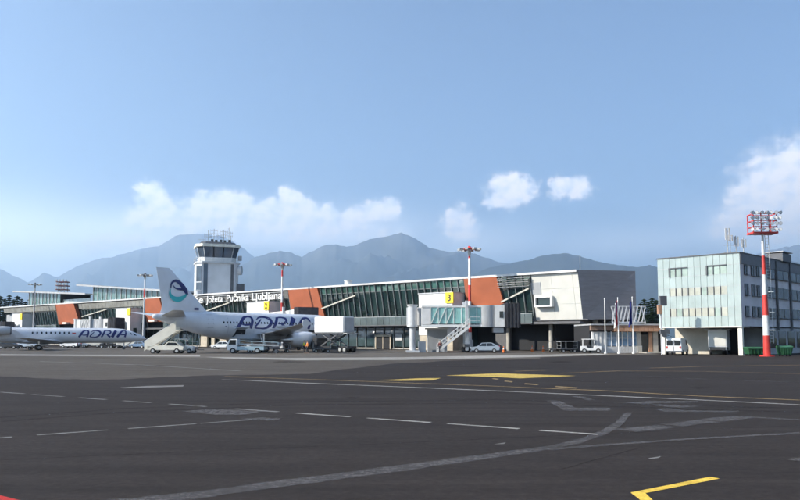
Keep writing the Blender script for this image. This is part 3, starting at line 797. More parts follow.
# gallery
mb = MB(); mb.hexa(octo(6.1, 5.3, 1.7, zg), octo(6.1, 5.3, 1.7, zg + .35)); mb.build('gallery_deck', M_lgrey, tower)
mb = MB(); q = octo(6.0, 5.2, 1.7, zg + 1.4); q2 = octo(6.0, 5.2, 1.7, zg + .9)
for i in range(8):
    mb.bar(q[i], q[(i + 1) % 8], .06, .06); mb.bar(q2[i], q2[(i + 1) % 8], .05, .05)
    for t in (0, .33, .66): a = q[i].lerp(q[(i + 1) % 8], t); mb.bar(a - Vector((0, 0, 1.1)), a, .05, .05)
mb.build('gallery_railing', M_lgrey, tower)
mb = MB(); mb.hexa(octo(5.0, 4.3, 1.4, zg + .35), octo(5.1, 4.4, 1.4, zg + 1.5)); mb.build('cab_base', M_tw, tower)
lo, hi = octo(5.0, 4.3, 1.4, zg + 1.5), octo(5.75, 5.0, 1.6, zg + 4.2)
mb = MB(); mb.hexa(octo(4.7, 4.0, 1.3, zg + 1.4), octo(5.45, 4.7, 1.5, zg + 4.25)); mb.build('cab_core', M_inner, tower)
for i in range(8):
    a, b, c, d = lo[i], lo[(i + 1) % 8], hi[(i + 1) % 8], hi[i]
    n = 3 if (b - a).length > 3 else 1
    for k in range(n):
        t0, t1 = k / n + .02, (k + 1) / n - .02
        q = [a.lerp(b, t0), a.lerp(b, t1), d.lerp(c, t1), d.lerp(c, t0)]
        nv = (q[1] - q[0]).cross(q[3] - q[0]).normalized() * .06
        mb = MB(); mb.hexa([p - nv for p in q], [p + nv for p in q]); mb.build('cab_pane', M_tg, tower)
    mb = MB(); mb.bar(a, d, .16, .16); mb.build('cab_post', M_lgrey, tower)
mb = MB(); mb.hexa(octo(6.1, 5.35, 1.7, zg + 4.2), octo(6.1, 5.35, 1.7, zg + 4.9)); rf = mb.build('cab_roof', M_cream, tower)
mb = MB(); mb.hexa(octo(5.2, 4.4, 1.5, zg + 5.0), octo(4.6, 3.9, 1.3, zg + 5.6)); mb.build('roof_cap', M_dgrey, tower)
for (x, y, h, arms) in ((-2.6, -1, 6.2, 2), (-.8, 1, 7.4, 3), (.6, -1.5, 5.6, 2), (1.9, .5, 7.0, 3), (3.2, -.6, 7.8, 2), (4.0, 1.2, 4.6, 1), (-4.2, 0, 4.2, 1)):
    mb = MB(); h *= .62; mb.cyl((x, y, zg + 5.2), (x, y, zg + 5 + h), .07, n=6)
    for k in range(arms):
        z = zg + 5 + h * (.55 + .17 * k); L_ = 1.0
        mb.bar((x - L_, y, z), (x + L_, y, z), .06, .06)
        for e in (-L_, -L_ / 2, L_ / 2, L_): mb.bar((x + e, y, z - .35), (x + e, y, z + .35), .05, .05)
    mb.build('antenna', M_steel, tower)
for k in range(5):
    mb = MB(); mb.box((-1.5 + 1.2 * k, -1.5 + (k % 2), zg + 6.0), (.7, .7, .9)); mb.build('roof_unit', M_dgrey, tower)
mb = MB(); mb.cyl((5.6, -3.2, zg - 1.6), (6.6, -3.6, zg - 1.6), 1.2, n=18); mb.build('dish_antenna', M_lgrey, tower, smooth=True)
mb = MB(); mb.box((6.3, -3.4, zg - 6.6), (2.0, 2.0, 3.0)); mb.build('equipment_box', M_dgrey, tower)
mb = MB(); mb.box((6.1, -2.8, zg + 1.6), (1.0, 1.0, 1.2)); mb.build('equipment_cabinet', M_grey, tower)
# ------------------------------------------------------------------ jet bridges
def jet_bridge(label, P, ang, L=11.2, stairs=True, glassy=True):
    g = thing('jet_bridge', label, 'jet bridge', (P.x, P.y, 0), ang, 'passenger bridges at the gates')
    zf, zr = 4.0, 6.7
    mb = MB(); mb.cyl((0, 0, 0), (0, 0, zf - .3), .45, n=16); mb.box((0, 0, .15), (1.9, 1.9, .3)); col = mb.build('support_column', M_lgrey, g, smooth=True)
    mb = MB(); mb.cyl((0, 0, zf - .3), (0, 0, zf), .82, n=24); mb.cyl((0, 0, zf), (0, 0, zr + .1), .66, n=24); mb.cyl((0, 0, zr + .1), (0, 0, zr + .3), .78, n=24); mb.build('rotunda', M_lgrey, g, smooth=True)
    mb = MB(); mb.box((1.4, .9, .8), (1.1, 1.0, 1.6)); mb.build('power_cabinet', M_lgrey, g)
    x0, x1 = 1.3, L
    hw = 1.35
    mb = MB(); mb.box(((x0 + x1) / 2, 0, zf - .12), (x1 - x0, 2 * hw + .2, .34)); tun = mb.build('tunnel_floor', M_white, g)
    mb = MB(); mb.box(((x0 + x1) / 2, 0, zr - .02), (x1 - x0, 2 * hw + .2, .26)); mb.build('tunnel_roof', M_white, g)
    mb = MB(); mb.box((x0 + .6, 0, (zf + zr) / 2), (1.2, 2 * hw + .05, zr - zf - .2)); mb.build('tunnel_collar', M_white, g)
    n = 7; w = (x1 - x0 - 1.3) / n
    for s in (-1, 1):
        for i in range(n):
            xa = x0 + 1.3 + i * w
            mb = MB(); mb.box((xa + w / 2, s * hw, (zf + zr) / 2), (w - .08, .06, zr - zf - .36)); mb.build('tunnel_pane', M_tun if glassy else M_lgrey, g)
            mb = MB(); mb.box((xa, s * (hw + .03), (zf + zr) / 2), (.09, .14, zr - zf - .25)); mb.build('tunnel_post', M_white, g)
            if i < 3:
                mb = MB(); mb.bar((xa + .05, s * (hw + .1), zf + .15), (xa + w - .05, s * (hw + .1), zr - .2), .08, .1); mb.build('tunnel_brace', M_white, g)
    # drive column with wheels
    dx = L - 2.6
    for s in (-1, 1):
        mb = MB(); mb.box((dx, s * 1.75, 3.9), (.42, .36, 7.2)); mb.build('lift_column', M_lgrey, g)
        mb = MB(); mb.cyl((dx, s * 1.35, .5), (dx, s * .85, .5), .5, n=18); mb.build('wheel', M_black, g, smooth=True)
    mb = MB(); mb.box((dx, 0, 1.0), (.7, 3.9, .45)); mb.box((dx, 0, .55), (.4, 1.4, .3)); mb.build('drive_bogie', M_dgrey, g)
    mb = MB(); mb.box((dx, 0, zf - .6), (.5, 3.7, .4)); mb.build('cross_beam', M_lgrey, g)
    # cab
    xc = L + 1.7
    mb = MB(); mb.cyl((L + .55, 0, zf - .3), (L + .55, 0, zr + .15), 1.72, n=24); mb.build('cab_rotunda', M_grey, g, smooth=True)
    mb = MB(); mb.box((xc + .55, 0, (zf + zr) / 2 - .05), (1.5, 3.3, zr - zf + .45)); cab = mb.build('cab', M_white, g)
    mb = MB(); mb.box((xc + .75, -1.67, zf + 1.5), (.55, .05, .95)); mb.build('cab_window', M_glassb, cab)
    mb = MB()
    for k in range(9):
        xx = xc + 1.32 + k * .26; e = .09 if k % 2 else 0
        mb.box((xx, 0, (zf + zr) / 2 + .05), (.24, 3.5 + e * 2, zr - zf + .75 + e * 2))
    mb.build('bellows', M_bell, cab)
    mb = MB(); mb.box((xc + .4, -.3, zf - .75), (1.5, 1.5, .7)); mb.build('under_cab_unit', M_lgrey, g)
    if stairs:
        # outside service stair, going down to the left on the camera side
        xt, xb_ = L - 2.3, L - 7.0; y0 = -2.55
        st = MB(); st.bar((xt, y0 - .45, zf - .25), (xb_, y0 - .45, .15), .09, .28); st.bar((xt, y0 + .45, zf - .25), (xb_, y0 + .45, .15), .09, .28)
        s_ = st.build('stair', M_white, g)
        for k in range(16):
            t = (k + .5) / 16; mb = MB(); mb.box((xt + (xb_ - xt) * t, y0, zf - .2 + (.1 - zf + .2) * t), (.26, .84, .05)); mb.build('tread', M_steel, s_)
        for s in (-1, 1):
            mb = MB(); yy = y0 + s * .47
            for h in (.55, 1.1): mb.bar((xt, yy, zf - .2 + h), (xb_, yy, .1 + h), .06, .06)
            for k in range(9):
                t = k / 8; px_, pz = xt + (xb_ - xt) * t, zf - .2 + (.3 - zf) * t
                mb.bar((px_, yy, pz), (px_, yy, pz + 1.1), .05, .05)
                if k < 8: t2 = (k + 1) / 8; mb.bar((px_, yy, pz), (xt + (xb_ - xt) * t2, yy, zf - .2 + (.3 - zf) * t2 + 1.1), .04, .04)
            mb.build('handrail', M_white, s_)
        mb = MB(); mb.box((xt + .75, y0 + .1, zf - .12), (1.6, 1.3, .12)); mb.build('landing', M_steel, s_)
        mb = MB()
        for q in ((xt + .05, y0 - .5), (xt + 1.5, y0 - .5)): mb.bar((q[0], q[1], zf), (q[0], q[1], zf + 1.1), .05, .05)
        mb.bar((xt + .05, y0 - .5, zf + 1.1), (xt + 1.5, y0 - .5, zf + 1.1), .06, .06); mb.bar((xt + .05, y0 - .5, zf + .55), (xt + 1.5, y0 - .5, zf + .55), .05, .05); mb.build('landing_rail', M_white, s_)
    return g
def link_bridge(g, P, Q):
    """fixed corridor from the gate tower to the bridge rotunda, a part of the bridge"""
    inv = Matrix.Rotation(-g.rotation_euler.z, 3, 'Z'); a = Vector((0, 0, 5.3)); b = inv @ (Q - P); b.z = 5.3
    mb = MB(); mb.bar(a + (b - a).normalized() * 1.2, b, 2.6, 2.7); mb.build('fixed_corridor', M_lgrey, g)
def gate_front(px, back=3.0): return tw(tx(px, -4.4) - back, -4.45)
P3 = Vector((1.85, 107.5, 0)); b3 = jet_bridge('glazed jet bridge with outside stair in front of gate tower 3', P3, R(0.6), 10.4)
link_bridge(b3, P3, gate_front(452.5, 2.2))
T319 = Vector((-33.5, 99.0, 0)); A45 = R(45)
door = T319 + Vector((math.cos(A45), math.sin(A45), 0)) * 28.4 + Vector((-math.sin(A45), math.cos(A45), 0)) * 2.2
P2 = gate_front(268.5, 3.0) + TY * -3.5 + TX * 2
v2 = door - P2; L2 = v2.length - 5.6
b2 = jet_bridge('jet bridge from gate tower 2 docked at the nose of the larger airliner', P2, math.atan2(v2.y, v2.x), max(L2, 7), stairs=False, glassy=False)
link_bridge(b2, P2, gate_front(268.5, 3.0))
P1 = gate_front(130.5, 4.0) + TY * -9 + TX * -6
b1 = jet_bridge('jet bridge with dark bellows seen over the regional jet nose', P1, R(-20), 8.5, stairs=False, glassy=False)
link_bridge(b1, P1, gate_front(130.5, 3.0))
P0 = gate_front(22.5, 4.0) + TY * -7 + TX * -10
b0 = jet_bridge('jet bridge at the left picture edge behind the regional jet engine', P0, R(-20), 7.5, stairs=False, glassy=False)
link_bridge(b0, P0, gate_front(22.5, 5.0))
# small service cabin under bridge 3
sc_ = thing('service_cabin', 'small grey service cabin with white flat roof under the gate 3 bridge', 'cabin', (5.6, 110.6, 0), R(0))
mb = MB(); mb.box((0, 0, 1.7), (2.9, 2.2, 3.4)); mb.build('cabin_wall', M_grey, sc_)
mb = MB(); mb.box((-.1, -.05, 3.5), (3.4, 2.6, .2)); mb.build('cabin_roof', M_white, sc_)
mb = MB(); mb.box((.6, -1.12, 1.1), (.9, .06, 2.1)); mb.build('cabin_door', M_lgrey, sc_)

# ------------------------------------------------------------------ right: office block
OC = Vector((41.2, 88.0, 0)); OROT = math.atan2(-.714, .70)     # local x right along the lit front, y inward
OX = Vector((math.cos(OROT), math.sin(OROT), 0)); OY = Vector((-math.sin(OROT), math.cos(OROT), 0))
office = thing('office_block', 'four storey office block with mint glass panel front and open ground floor', 'building', OC, OROT)
OW, OD = 10.5, 34.0
M_mint = mat('mint_panel', (.36, .425, .41), .09, spec=.55, var=.07, scale=.5)
M_mint2 = mat('mint_window', (.34, .42, .36), .05, spec=.8, var=.15, scale=.6)
M_warm = mat('cream_reflection_window', (.43, .43, .36), .08, spec=.6, var=.12, scale=.7)  # cream reflections on the panes, painted into the glass colour
M_owall = mat('office_render', (.68, .65, .67), .8, var=.06, scale=.5)
mb = MB(); mb.box((-OW / 2, OD / 2 + .02, 7.95), (OW - .1, OD, 8.8)); mb.build('office_body', M_owall, office)
rows = [(3.5, 4.8, 'p'), (4.83, 5.87, 'w'), (5.9, 7.43, 'p'), (7.46, 8.47, 'w'), (8.5, 9.93, 'p'), (9.96, 11.05, 'w'), (11.08, 12.4, 'p')]
NP = 13; pw = OW / NP
for r_, (z0, z1, t) in enumerate(rows):
    for i in range(NP):
        xa = -OW + i * pw
        win = t == 'w' and (2 <= i <= 10 if r_ < 5 else i in (2, 3, 4, 8, 9, 10))
        m = M_mint
        if win: m = (M_warm if (r_ < 5 and rnd.random() < .88) else M_mint2)
        tilt = rnd.uniform(-.012, .012)
        q = [Vector((xa + .02, -.06 + tilt, z0)), Vector((xa + pw - .02, -.06 - tilt, z0)), Vector((xa + pw - .02, -.06 - tilt * .3, z1)), Vector((xa + .02, -.06 + tilt * 1.4, z1))]
        mb = MB(); mb.hexa(q, [Vector((p.x, .02, p.z)) for p in q]); mb.build('window' if win else 'facade_panel', m, office)
        if win:
            mb = MB(); mb.box((xa, -.09, (z0 + z1) / 2), (.09, .12, z1 - z0)); mb.build('window_bar', M_dgrey, office)
    mb = MB(); mb.box((-OW / 2, -.03, z1 + .015), (OW, .1, .05)); mb.build('joint', M_grey, office)
for i0 in (2, 8):
    xa = -OW + i0 * pw
    mb = MB(); mb.box((xa + .02, -.13, 10.5), (.16, .18, 1.2)); mb.box((xa + 1.5 * pw, -.13, 11.07), (3 * pw, .2, .1)); mb.build('window_surround', M_dgrey, office)
mb = MB(); mb.box((-OW / 2, -.02, 12.46), (OW + .2, .3, .12)); mb.build('coping', M_dgrey, office)
mb = MB(); mb.box((.02, OD / 2, 12.46), (.3, OD, .12)); mb.build('coping', M_dgrey, office)
mb = MB(); mb.box((-OW / 2, 1.2, 3.46), (OW - .1, 2.6, .12)); mb.build('soffit', M_cream, office)
# shaded side
mb = MB(); mb.box((.04, OD / 2, 11.75), (.1, OD - .1, 1.3)); mb.build('parapet_band', mat('slate_band', (.17, .175, .19), .6), office)
for (z0, z1) in ((4.75, 6.0), (7.35, 8.75), (9.9, 11.05)):
    for (ya, yb) in ((1.2, 2.3), (3.4, 4.6), (5.2, 6.2), (7.4, 11.4), (12.6, 16.6), (18, 22), (23.4, 27)):
        mb = MB(); mb.box((.02, (ya + yb) / 2, (z0 + z1) / 2), (.12, yb - ya, z1 - z0)); wnd = mb.build('side_window', M_glassb, office)
        mb = MB(); mb.box((.1, (ya + yb) / 2, z0 - .06), (.2, yb - ya + .15, .08)); mb.box((.09, (ya + yb) / 2, (z0 + z1) / 2), (.05, .07, z1 - z0)); mb.build('sill', M_dgrey, wnd)
for y_ in (12.0, 17.3):
    mb = MB(); mb.box((.12, y_, 7.7), (.2, .35, 9.2)); mb.build('dark_pilaster', M_dgrey, office)
# ground floor: recessed walls and pillars
M_gfl = mat('ground_render', (.50, .46, .38), .85, var=.08, scale=.6)
mb = MB(); mb.box((-8.2, 6.5, 1.7), (4.6, 4, 3.4)); mb.build('ground_wall', M_gfl, office)
mb = MB(); mb.box((-4.2, 12.5, 1.7), (5.5, 6, 3.4)); mb.build('ground_wall', M_inner, office)
mb = MB(); mb.box((-1.6, 21, 1.7), (3.0, 24, 3.4)); mb.build('ground_wall', M_grey, office)
for k in range(6):
    mb = MB(); mb.box((-.08, 10.2 + k * 3.6, 1.9), (.1, 2.6, 2.2)); mb.build('ground_window', M_glassb, office)
for (x_, y_) in ((-.35, .35), (-10.1, .35), (-.35, 8.4), (-10.1, 8)):
    mb = MB(); mb.box((x_, y_, 1.72), (.5, .5, 3.44)); mb.build('pillar', M_cream, office)
# things on the office roof
ant = thing('mobile_antenna', 'cluster of mobile phone antenna panels on the office block roof', 'antenna', OC + OX * -1.6 + OY * 3 + Vector((0, 0, 12.3)), 0)
for k, (x, y, h) in enumerate(((-1.0, 0, 3.6), (.2, .3, 2.7), (.9, -.2, 2.4), (-.3, .8, 3.2))):
    mb = MB(); mb.cyl((x, y, 0), (x, y, h), .06, n=8); mb.build('pole', M_steel, ant)
    for s in (-1, 1):
        mb = MB(); mb.box((x + s * .22, y - .1, h - .75), (.18, .12, 1.5 - .25 * k)); mb.build('antenna_panel', M_lgrey, ant)
    mb = MB(); mb.bar((x - .3, y, h - .4), (x + .3, y, h - .4), .05, .05); mb.bar((x - .3, y, h - 1.1), (x + .3, y, h - 1.1), .05, .05); mb.build('bracket', M_steel, ant)
mb = MB(); mb.box((-.05, .3, .5), (2.6, .08, .08)); mb.box((-.05, .3, 1.5), (2.6, .08, .08)); mb.build('frame', M_steel, ant)
ru = thing('roof_plant', 'dark ventilation unit on the office roof at the right edge', 'roof unit', OC + OX * -.7 + OY * 15.5 + Vector((0, 0, 12.4)), OROT)
mb = MB(); mb.box((0, 0, .55), (2.2, 3.4, 1.1)); mb.build('housing', M_dgrey, ru)
mb = MB(); mb.box((0, 0, 1.3), (2.5, 3.7, .12)); mb.box((.8, 1.4, 1.1), (.1, .1, .4)); mb.build('cover', M_grey, ru)
# utility post at the office's left corner
up_ = thing('utility_post', 'steel post with speakers and lamp at the left corner of the office block', 'post', at(661.5, HOR, 90.5) * 1.0, 0)
up_.location.z = 0
mb = MB(); mb.cyl((0, 0, 0), (0, 0, 7.2), .09, n=10); mb.build('pole', M_lgrey, up_)
mb = MB(); mb.box((.3, -.1, 6.7), (.8, .4, 1.2)); mb.build('equipment_case', M_dgrey, up_)
mb = MB(); mb.box((-.2, -.2, 5.6), (.5, .45, 1.1)); mb.build('lamp_head', M_terra, up_)
mb = MB(); mb.box((.35, -.1, 2.9), (1.1, .5, .5)); mb.cyl((.1, -.3, 2.5), (.1, -.75, 2.5), .18, .32, n=10); mb.build('loudspeaker', M_dgrey, up_)

# ------------------------------------------------------------------ entrance pavilion between them
PVY = 104.0
def pvx(px): return at(px, HOR, PVY).x
pav = thing('entrance_pavilion', 'low entrance pavilion with terracotta fascia and white framed windows', 'building', (pvx(590), PVY, 0), R(3))
W_ = pvx(664) - pvx(590)
def lx(px): return pvx(px) - pvx(590)
mb = MB(); mb.box((W_ / 2, 4, 2.0), (W_, 7.5, 3.9)); mb.build('pavilion_body', M_inner, pav)
n = 10
for i in range(n):
    w = (W_ - 3.5) / n; mb = MB(); mb.box((3.2 + (i + .5) * w, -.45, 3.45), (w - .03, 1.2, .85)); mb.build('fascia_panel', M_terra, pav)
mb = MB(); mb.box((1.6, -.3, 3.5), (3.2, .8, .7)); mb.build('side_fascia', mat('dark_terracotta', (.19, .13, .1), .8), pav)
mb = MB(); mb.box((W_ / 2, 3, 4.0), (W_ + .3, 8.4, .2)); mb.build('flat_roof', M_grey, pav)
mb = MB(); mb.box((lx(599), -.02, 1.5), (lx(606) - lx(591), .3, 3.0)); mb.build('white_wall', M_lgrey, pav)
for k in range(4):
    mb = MB(); mb.box((lx(592.5 + 4 * k), -.2, 1.7), (.22, .1, 2.4)); mb.build('wall_fin', M_white, pav)
M_pvg = mat('pavilion_glass', (.16, .27, .40), .05, spec=.8, var=.3, scale=.6)
xs_ = [lx(p) for p in (606.5, 611.5, 617, 622.5, 628, 633, 637.5)]
for i in range(6):
    for (z0, z1) in ((1.0, 2.1), (2.15, 2.95)):
        mb = MB(); mb.box(((xs_[i] + xs_[i + 1]) / 2, .0, (z0 + z1) / 2), (xs_[i + 1] - xs_[i] - .12, .08, z1 - z0)); mb.build('pane', M_pvg, pav)
for x in xs_:
    mb = MB(); mb.box((x, -.06, 1.9), (.12, .2, 2.3)); mb.build('window_frame', M_white, pav)
mb = MB(); mb.box(((xs_[0] + xs_[-1]) / 2, -.06, 2.12), (xs_[-1] - xs_[0], .18, .1)); mb.build('window_frame', M_white, pav)
mb = MB(); mb.box(((xs_[0] + xs_[-1]) / 2, -.05, .45), (xs_[-1] - xs_[0] + .3, .3, .9)); mb.build('parapet_wall', M_lgrey, pav)
for p, w in ((639.5, .55), (651, .5), (656, .7)):
    mb = MB(); mb.box((lx(p), -.1, 1.55), (w, .4, 3.1)); mb.build('door_pier', M_conc if p != 651 else M_terra, pav)
for p in (645.5, 653.5):
    mb = MB(); mb.box((lx(p), .02, 1.3), (1.0, .06, 2.6)); mb.build('door_leaf', M_glassb, pav)
mb = MB(); mb.box((lx(652), -1.6, .08), (3.8, 3.0, .16)); mb.build('door_step', M_conc, pav)
for p in (622, 635.5):
    mb = MB(); x = lx(p)
    for dx in (-.5, 0, .5): mb.bar((x + dx, -1.3, 0), (x + dx, -1.3, 1.0), .06, .06)
    mb.bar((x - .5, -1.3, 1.0), (x + .5, -1.3, 1.0), .06, .06); mb.bar((x - .5, -1.3, .2), (x + .5, -1.3, 1.0), .05, .05)
    mb.build('railing', M_steel, pav)
# white lattice on the pavilion roof
lat = thing('roof_lattice', 'white zigzag steel lattice standing above the pavilion roof', 'lattice', (pvx(617), PVY + 2.2, 4.1), R(3))
Lw = pvx(652) - pvx(617)
mb = MB()
for z in (.3, 2.6): mb.bar((0, 0, z), (Lw, 0, z), .1, .1)
mb.build('chord', M_lgrey, lat)
nz = 9
for k in range(nz):
    xa = k * Lw / nz
    mb = MB(); mb.bar((xa, 0, .3), (xa + Lw / nz, 0, 2.6), .13, .12); mb.build('diagonal', M_lgrey, lat)
    if k % 2 == 0:
        mb = MB(); mb.bar((xa + Lw / nz, 0.2, .3), (xa, .2, 2.6), .16, .12); mb.build('diagonal', M_lgrey, lat)
for xa in (.1, Lw / 2, Lw - .1):
    mb = MB(); mb.bar((xa, 0, -.1), (xa, 0, .4), .16, .16); mb.build('foot', M_lgrey, lat)
# flagpoles
M_fb = mat('flag_blue', (.015, .022, .14), .7); M_fr = mat('flag_red', (.40, .03, .03), .7); M_fw = mat('flag_white', (.7, .7, .7), .7)
def flagpole(px, h, label, flags):
    P = at(px, HOR, 99.0)
    g = thing('flagpole', label, 'flagpole', (P.x, 99.0, 0), 0, 'flagpoles before the pavilion')
    mb = MB(); mb.cyl((0, 0, 0), (0, 0, h), .085, .05, n=10); mb.cyl((0, 0, h), (0, 0, h + .12), .09, .03, n=8); mb.cyl((0, 0, 0), (0, 0, .25), .2, n=12); mb.build('pole', M_white, g, smooth=True)
    if flags:
        f = None; n = 12; z1 = h - .3; z0 = z1 - 3.3
        k0 = 0
        for (m, a, b) in flags:     # limp cloth hanging in folds, in bands from the hoist
            vs = []; nx = 5
            for j in range(n + 1):
                z = z1 + (z0 - z1) * j / n
                for i in range(nx + 1):
                    u = a + (b - a) * i / nx
                    wdt = -(.08 + .5 * u * (.55 + .45 * j / n))
                    vs.append((wdt, .16 * math.sin(u * 9 + j * .35) * (.4 + u), z - .5 * u))
            mb = MB(); mb.add(vs, [(j * (nx + 1) + i, j * (nx + 1) + i + 1, (j + 1) * (nx + 1) + i + 1, (j + 1) * (nx + 1) + i) for j in range(n) for i in range(nx)])
            o = mb.mesh('flag_band', m, smooth=True)
            if f is None: f = inst(o, 'flag', g)
            else: inst(o, 'flag_band', f)
            md = None
    return g
flagpole(605.4, 7.4, 'bare white flagpole, leftmost before the pavilion', None)
flagpole(618.6, 7.5, 'middle flagpole with a limp red, white and blue flag', [(M_fr, 0, .38), (M_fb, .38, .7), (M_fw, .7, 1)])
flagpole(633.2, 7.6, 'right flagpole with a limp blue flag', [(M_fb, 0, 1)])

# ------------------------------------------------------------------ light masts
def light_mast(px, Y, h, label, bands):
    P = at(px, HOR, Y)
    g = thing('apron_light_mast', label, 'light mast', (P.x, Y, 0), rnd.uniform(0, 1), 'round-headed apron light masts')
    zs = [b[0] for b in bands] + [h]
    for i, (z, m) in enumerate(bands):
        r0 = .30 - .14 * z / h; r1 = .30 - .14 * zs[i + 1] / h
        mb = MB(); mb.cyl((0, 0, z), (0, 0, zs[i + 1]), r0, r1, n=14); mb.build('mast_section', m, g, smooth=True)
    hd = MB(); hd.cyl((0, 0, h - .05), (0, 0, h + .15), 1.35, 1.1, n=18); hd.cyl((0, 0, h + .15), (0, 0, h + .5), .4, .15, n=12); hd = hd.build('head_ring', M_dgrey if bands[-1][1] != M_red else M_red, g)
    for k in range(8):
        a = k * math.pi / 4
        mb = MB(); mb.box((1.55 * math.cos(a), 1.55 * math.sin(a), h - .08), (.75, .5, .3), a); mb.build('lamp', M_steel, hd)
    mb = MB(); mb.cyl((0, 0, h - 1.6), (0, 0, h - .1), .1, .35, n=8); mb.build('neck', M_steel, g)
    mb = MB(); mb.box((0, -.45, 1.2), (.5, .3, 1.2)); mb.build('switch_box', M_lgrey, g)
    return g
light_mast(33, 222, 18.4, 'grey round-headed light mast at the leftmost gate tower', [(0, M_lgrey), (6, M_grey), (12, M_lgrey)])
light_mast(143.3, 181, 17.7, 'light mast with dark head standing left of the airliner tail', [(0, M_lgrey), (8, M_lgrey), (12.2, M_red), (14.2, M_lgrey)])
light_mast(281.5, 147, 16.9, 'red and white light mast right of the roof lettering', [(0, M_mastw), (6, M_red), (9.2, M_mastw), (12, M_mastw), (14.5, M_red)])
light_mast(470, 117, 16.4, 'red and white light mast before the orange wall beside gate tower 3', [(0, M_mastw), (3, M_red), (6, M_mastw), (8.0, M_red), (10.6, M_mastw), (14.9, M_red)])
# big floodlight mast
FY = 84.0; P = at(766.5, HOR, FY)
fm = thing('floodlight_mast', 'tall red and white banded mast with a square bank of floodlights', 'floodlight mast', (P.x, FY, 0), 0)
zb = [0, 2.4, 4.7, 7.1, 9.4, 11.6, 14.2]
for i in range(6):
    mb = MB(); mb.cyl((0, 0, zb[i]), (0, 0, zb[i + 1]), .40 - .02 * zb[i], .40 - .02 * zb[i + 1], n=18); mb.build('mast_section', M_red if i % 2 == 0 else M_mastw, fm, smooth=True)
mb = MB(); mb.cyl((0, 0, 0), (0, 0, .12), .8, n=18); mb.build('base_plate', M_red, fm)
mb = MB()
for s in (-.2, .2): mb.bar((.62 + s, 0, 1.5), (.46 + s, 0, 14), .05, .05)
for k in range(36): mb.bar((.42 - .004 * k, 0, 1.7 + k * .34), (.82 - .004 * k, 0, 1.7 + k * .34), .035, .035)
mb.build('ladder', M_lgrey, fm)
for z in (3.0, 5.0, 7.4):
    mb = MB(); mb.box((.62, -.1, z), (.5, .5, .08)); mb.build('rest_platform', M_white, fm)
hd = MB()
for z in (14.2,): hd.box((0, 0, z), (2.9, 1.6, .2))
for x in (-1.35, -.45, .45, 1.35): hd.bar((x, -.7, 14.2), (x, -.7, 16.4), .09, .09)
for x in (-1.35, 1.35): hd.bar((x, .7, 14.2), (x, .7, 16.4), .09, .09)
for z in (14.9, 15.6, 16.4):
    hd.bar((-1.4, -.7, z), (1.4, -.7, z), .08, .08); hd.bar((-1.4, .7, z), (1.4, .7, z), .08, .08)
    for x in (-1.35, 1.35): hd.bar((x, -.7, z), (x, .7, z), .08, .08)
hd = hd.build('lamp_frame', M_red, fm)
lm = MB(); lm.cyl((0, .12, 0), (0, -.22, -.08), .1, .21, n=12); lm_me = lm.mesh('floodlight', mat('lamp_housing', (.14, .13, .13), .5, .3), True)
gl = MB(); gl.cyl((0, -.22, -.08), (0, -.235, -.083), .19, .19, n=12); gl_me = gl.mesh('lens', M_lamp)
for z in (14.6, 15.3, 15.95, 16.55):
    for x in (-1.55, -1.0, -.45, .1, .65, 1.2, 1.62):
        if z > 16.3 and x in (-.45, .1, .65): pass
        yy = -.85 + rnd.uniform(-.05, .05); rz = rnd.uniform(-.5, .5)
        l = inst(lm_me, 'floodlight', hd, (x, yy, z), (0, 0, rz)); inst(gl_me, 'lens', fm, (x, yy, z), (0, 0, rz))
# ------------------------------------------------------------------ aircraft
def ring(x, zc, rw, rh, n=32):
    return [Vector((x, rw * math.cos(2 * math.pi * i / n), zc + rh * math.sin(2 * math.pi * i / n))) for i in range(n)]
def interp(st, x):
    for a, b in zip(st, st[1:]):
        if a[0] <= x <= b[0]:
            t = (x - a[0]) / (b[0] - a[0]); return [a[k] + (b[k] - a[k]) * t for k in range(1, 4)]
    return list(st[0][1:]) if x < st[0][0] else list(st[-1][1:])
def skin(st, x, z, side=-1, off=.012):
    """point on the fuselage skin at station x and height z"""
    zc, rw, rh = interp(st, x); s = max(-.999, min(.999, (z - zc) / rh)); c = math.sqrt(1 - s * s)
    return Vector((x, side * (rw * c + off * c), z + off * s))
def skin_patch(st, pts, m, name, parent, side=-1, off=.012, nz=6):
    """a flat mark (outline in x, z) wrapped on the skin"""
    bm = bmesh.new(); vs = [bm.verts.new((p[0], p[1], 0)) for p in pts]; bm.faces.new(vs)
    z0, z1 = min(p[1] for p in pts), max(p[1] for p in pts)
    for k in range(1, nz):
        bmesh.ops.bisect_plane(bm, geom=bm.verts[:] + bm.edges[:] + bm.faces[:], plane_co=(0, z0 + (z1 - z0) * k / nz, 0), plane_no=(0, 1, 0))
    for v in bm.verts: v.co = skin(st, v.co.x, v.co.y, side, off)
    me = bpy.data.meshes.new(name); bm.to_mesh(me); bm.free(); me.materials.append(m)
    return inst(me, name, parent)
def stroke(pts, widths):
    L_, R_ = [], []
    for i, p in enumerate(pts):
        a, b = pts[max(i - 1, 0)], pts[min(i + 1, len(pts) - 1)]
        d = Vector((b[0] - a[0], b[1] - a[1])).normalized(); n = Vector((-d.y, d.x)) * widths[i] / 2
        L_.append((p[0] + n.x, p[1] + n.y)); R_.append((p[0] - n.x, p[1] - n.y))
    return [[L_[i], L_[i + 1], R_[i + 1], R_[i]] for i in range(len(pts) - 1)]
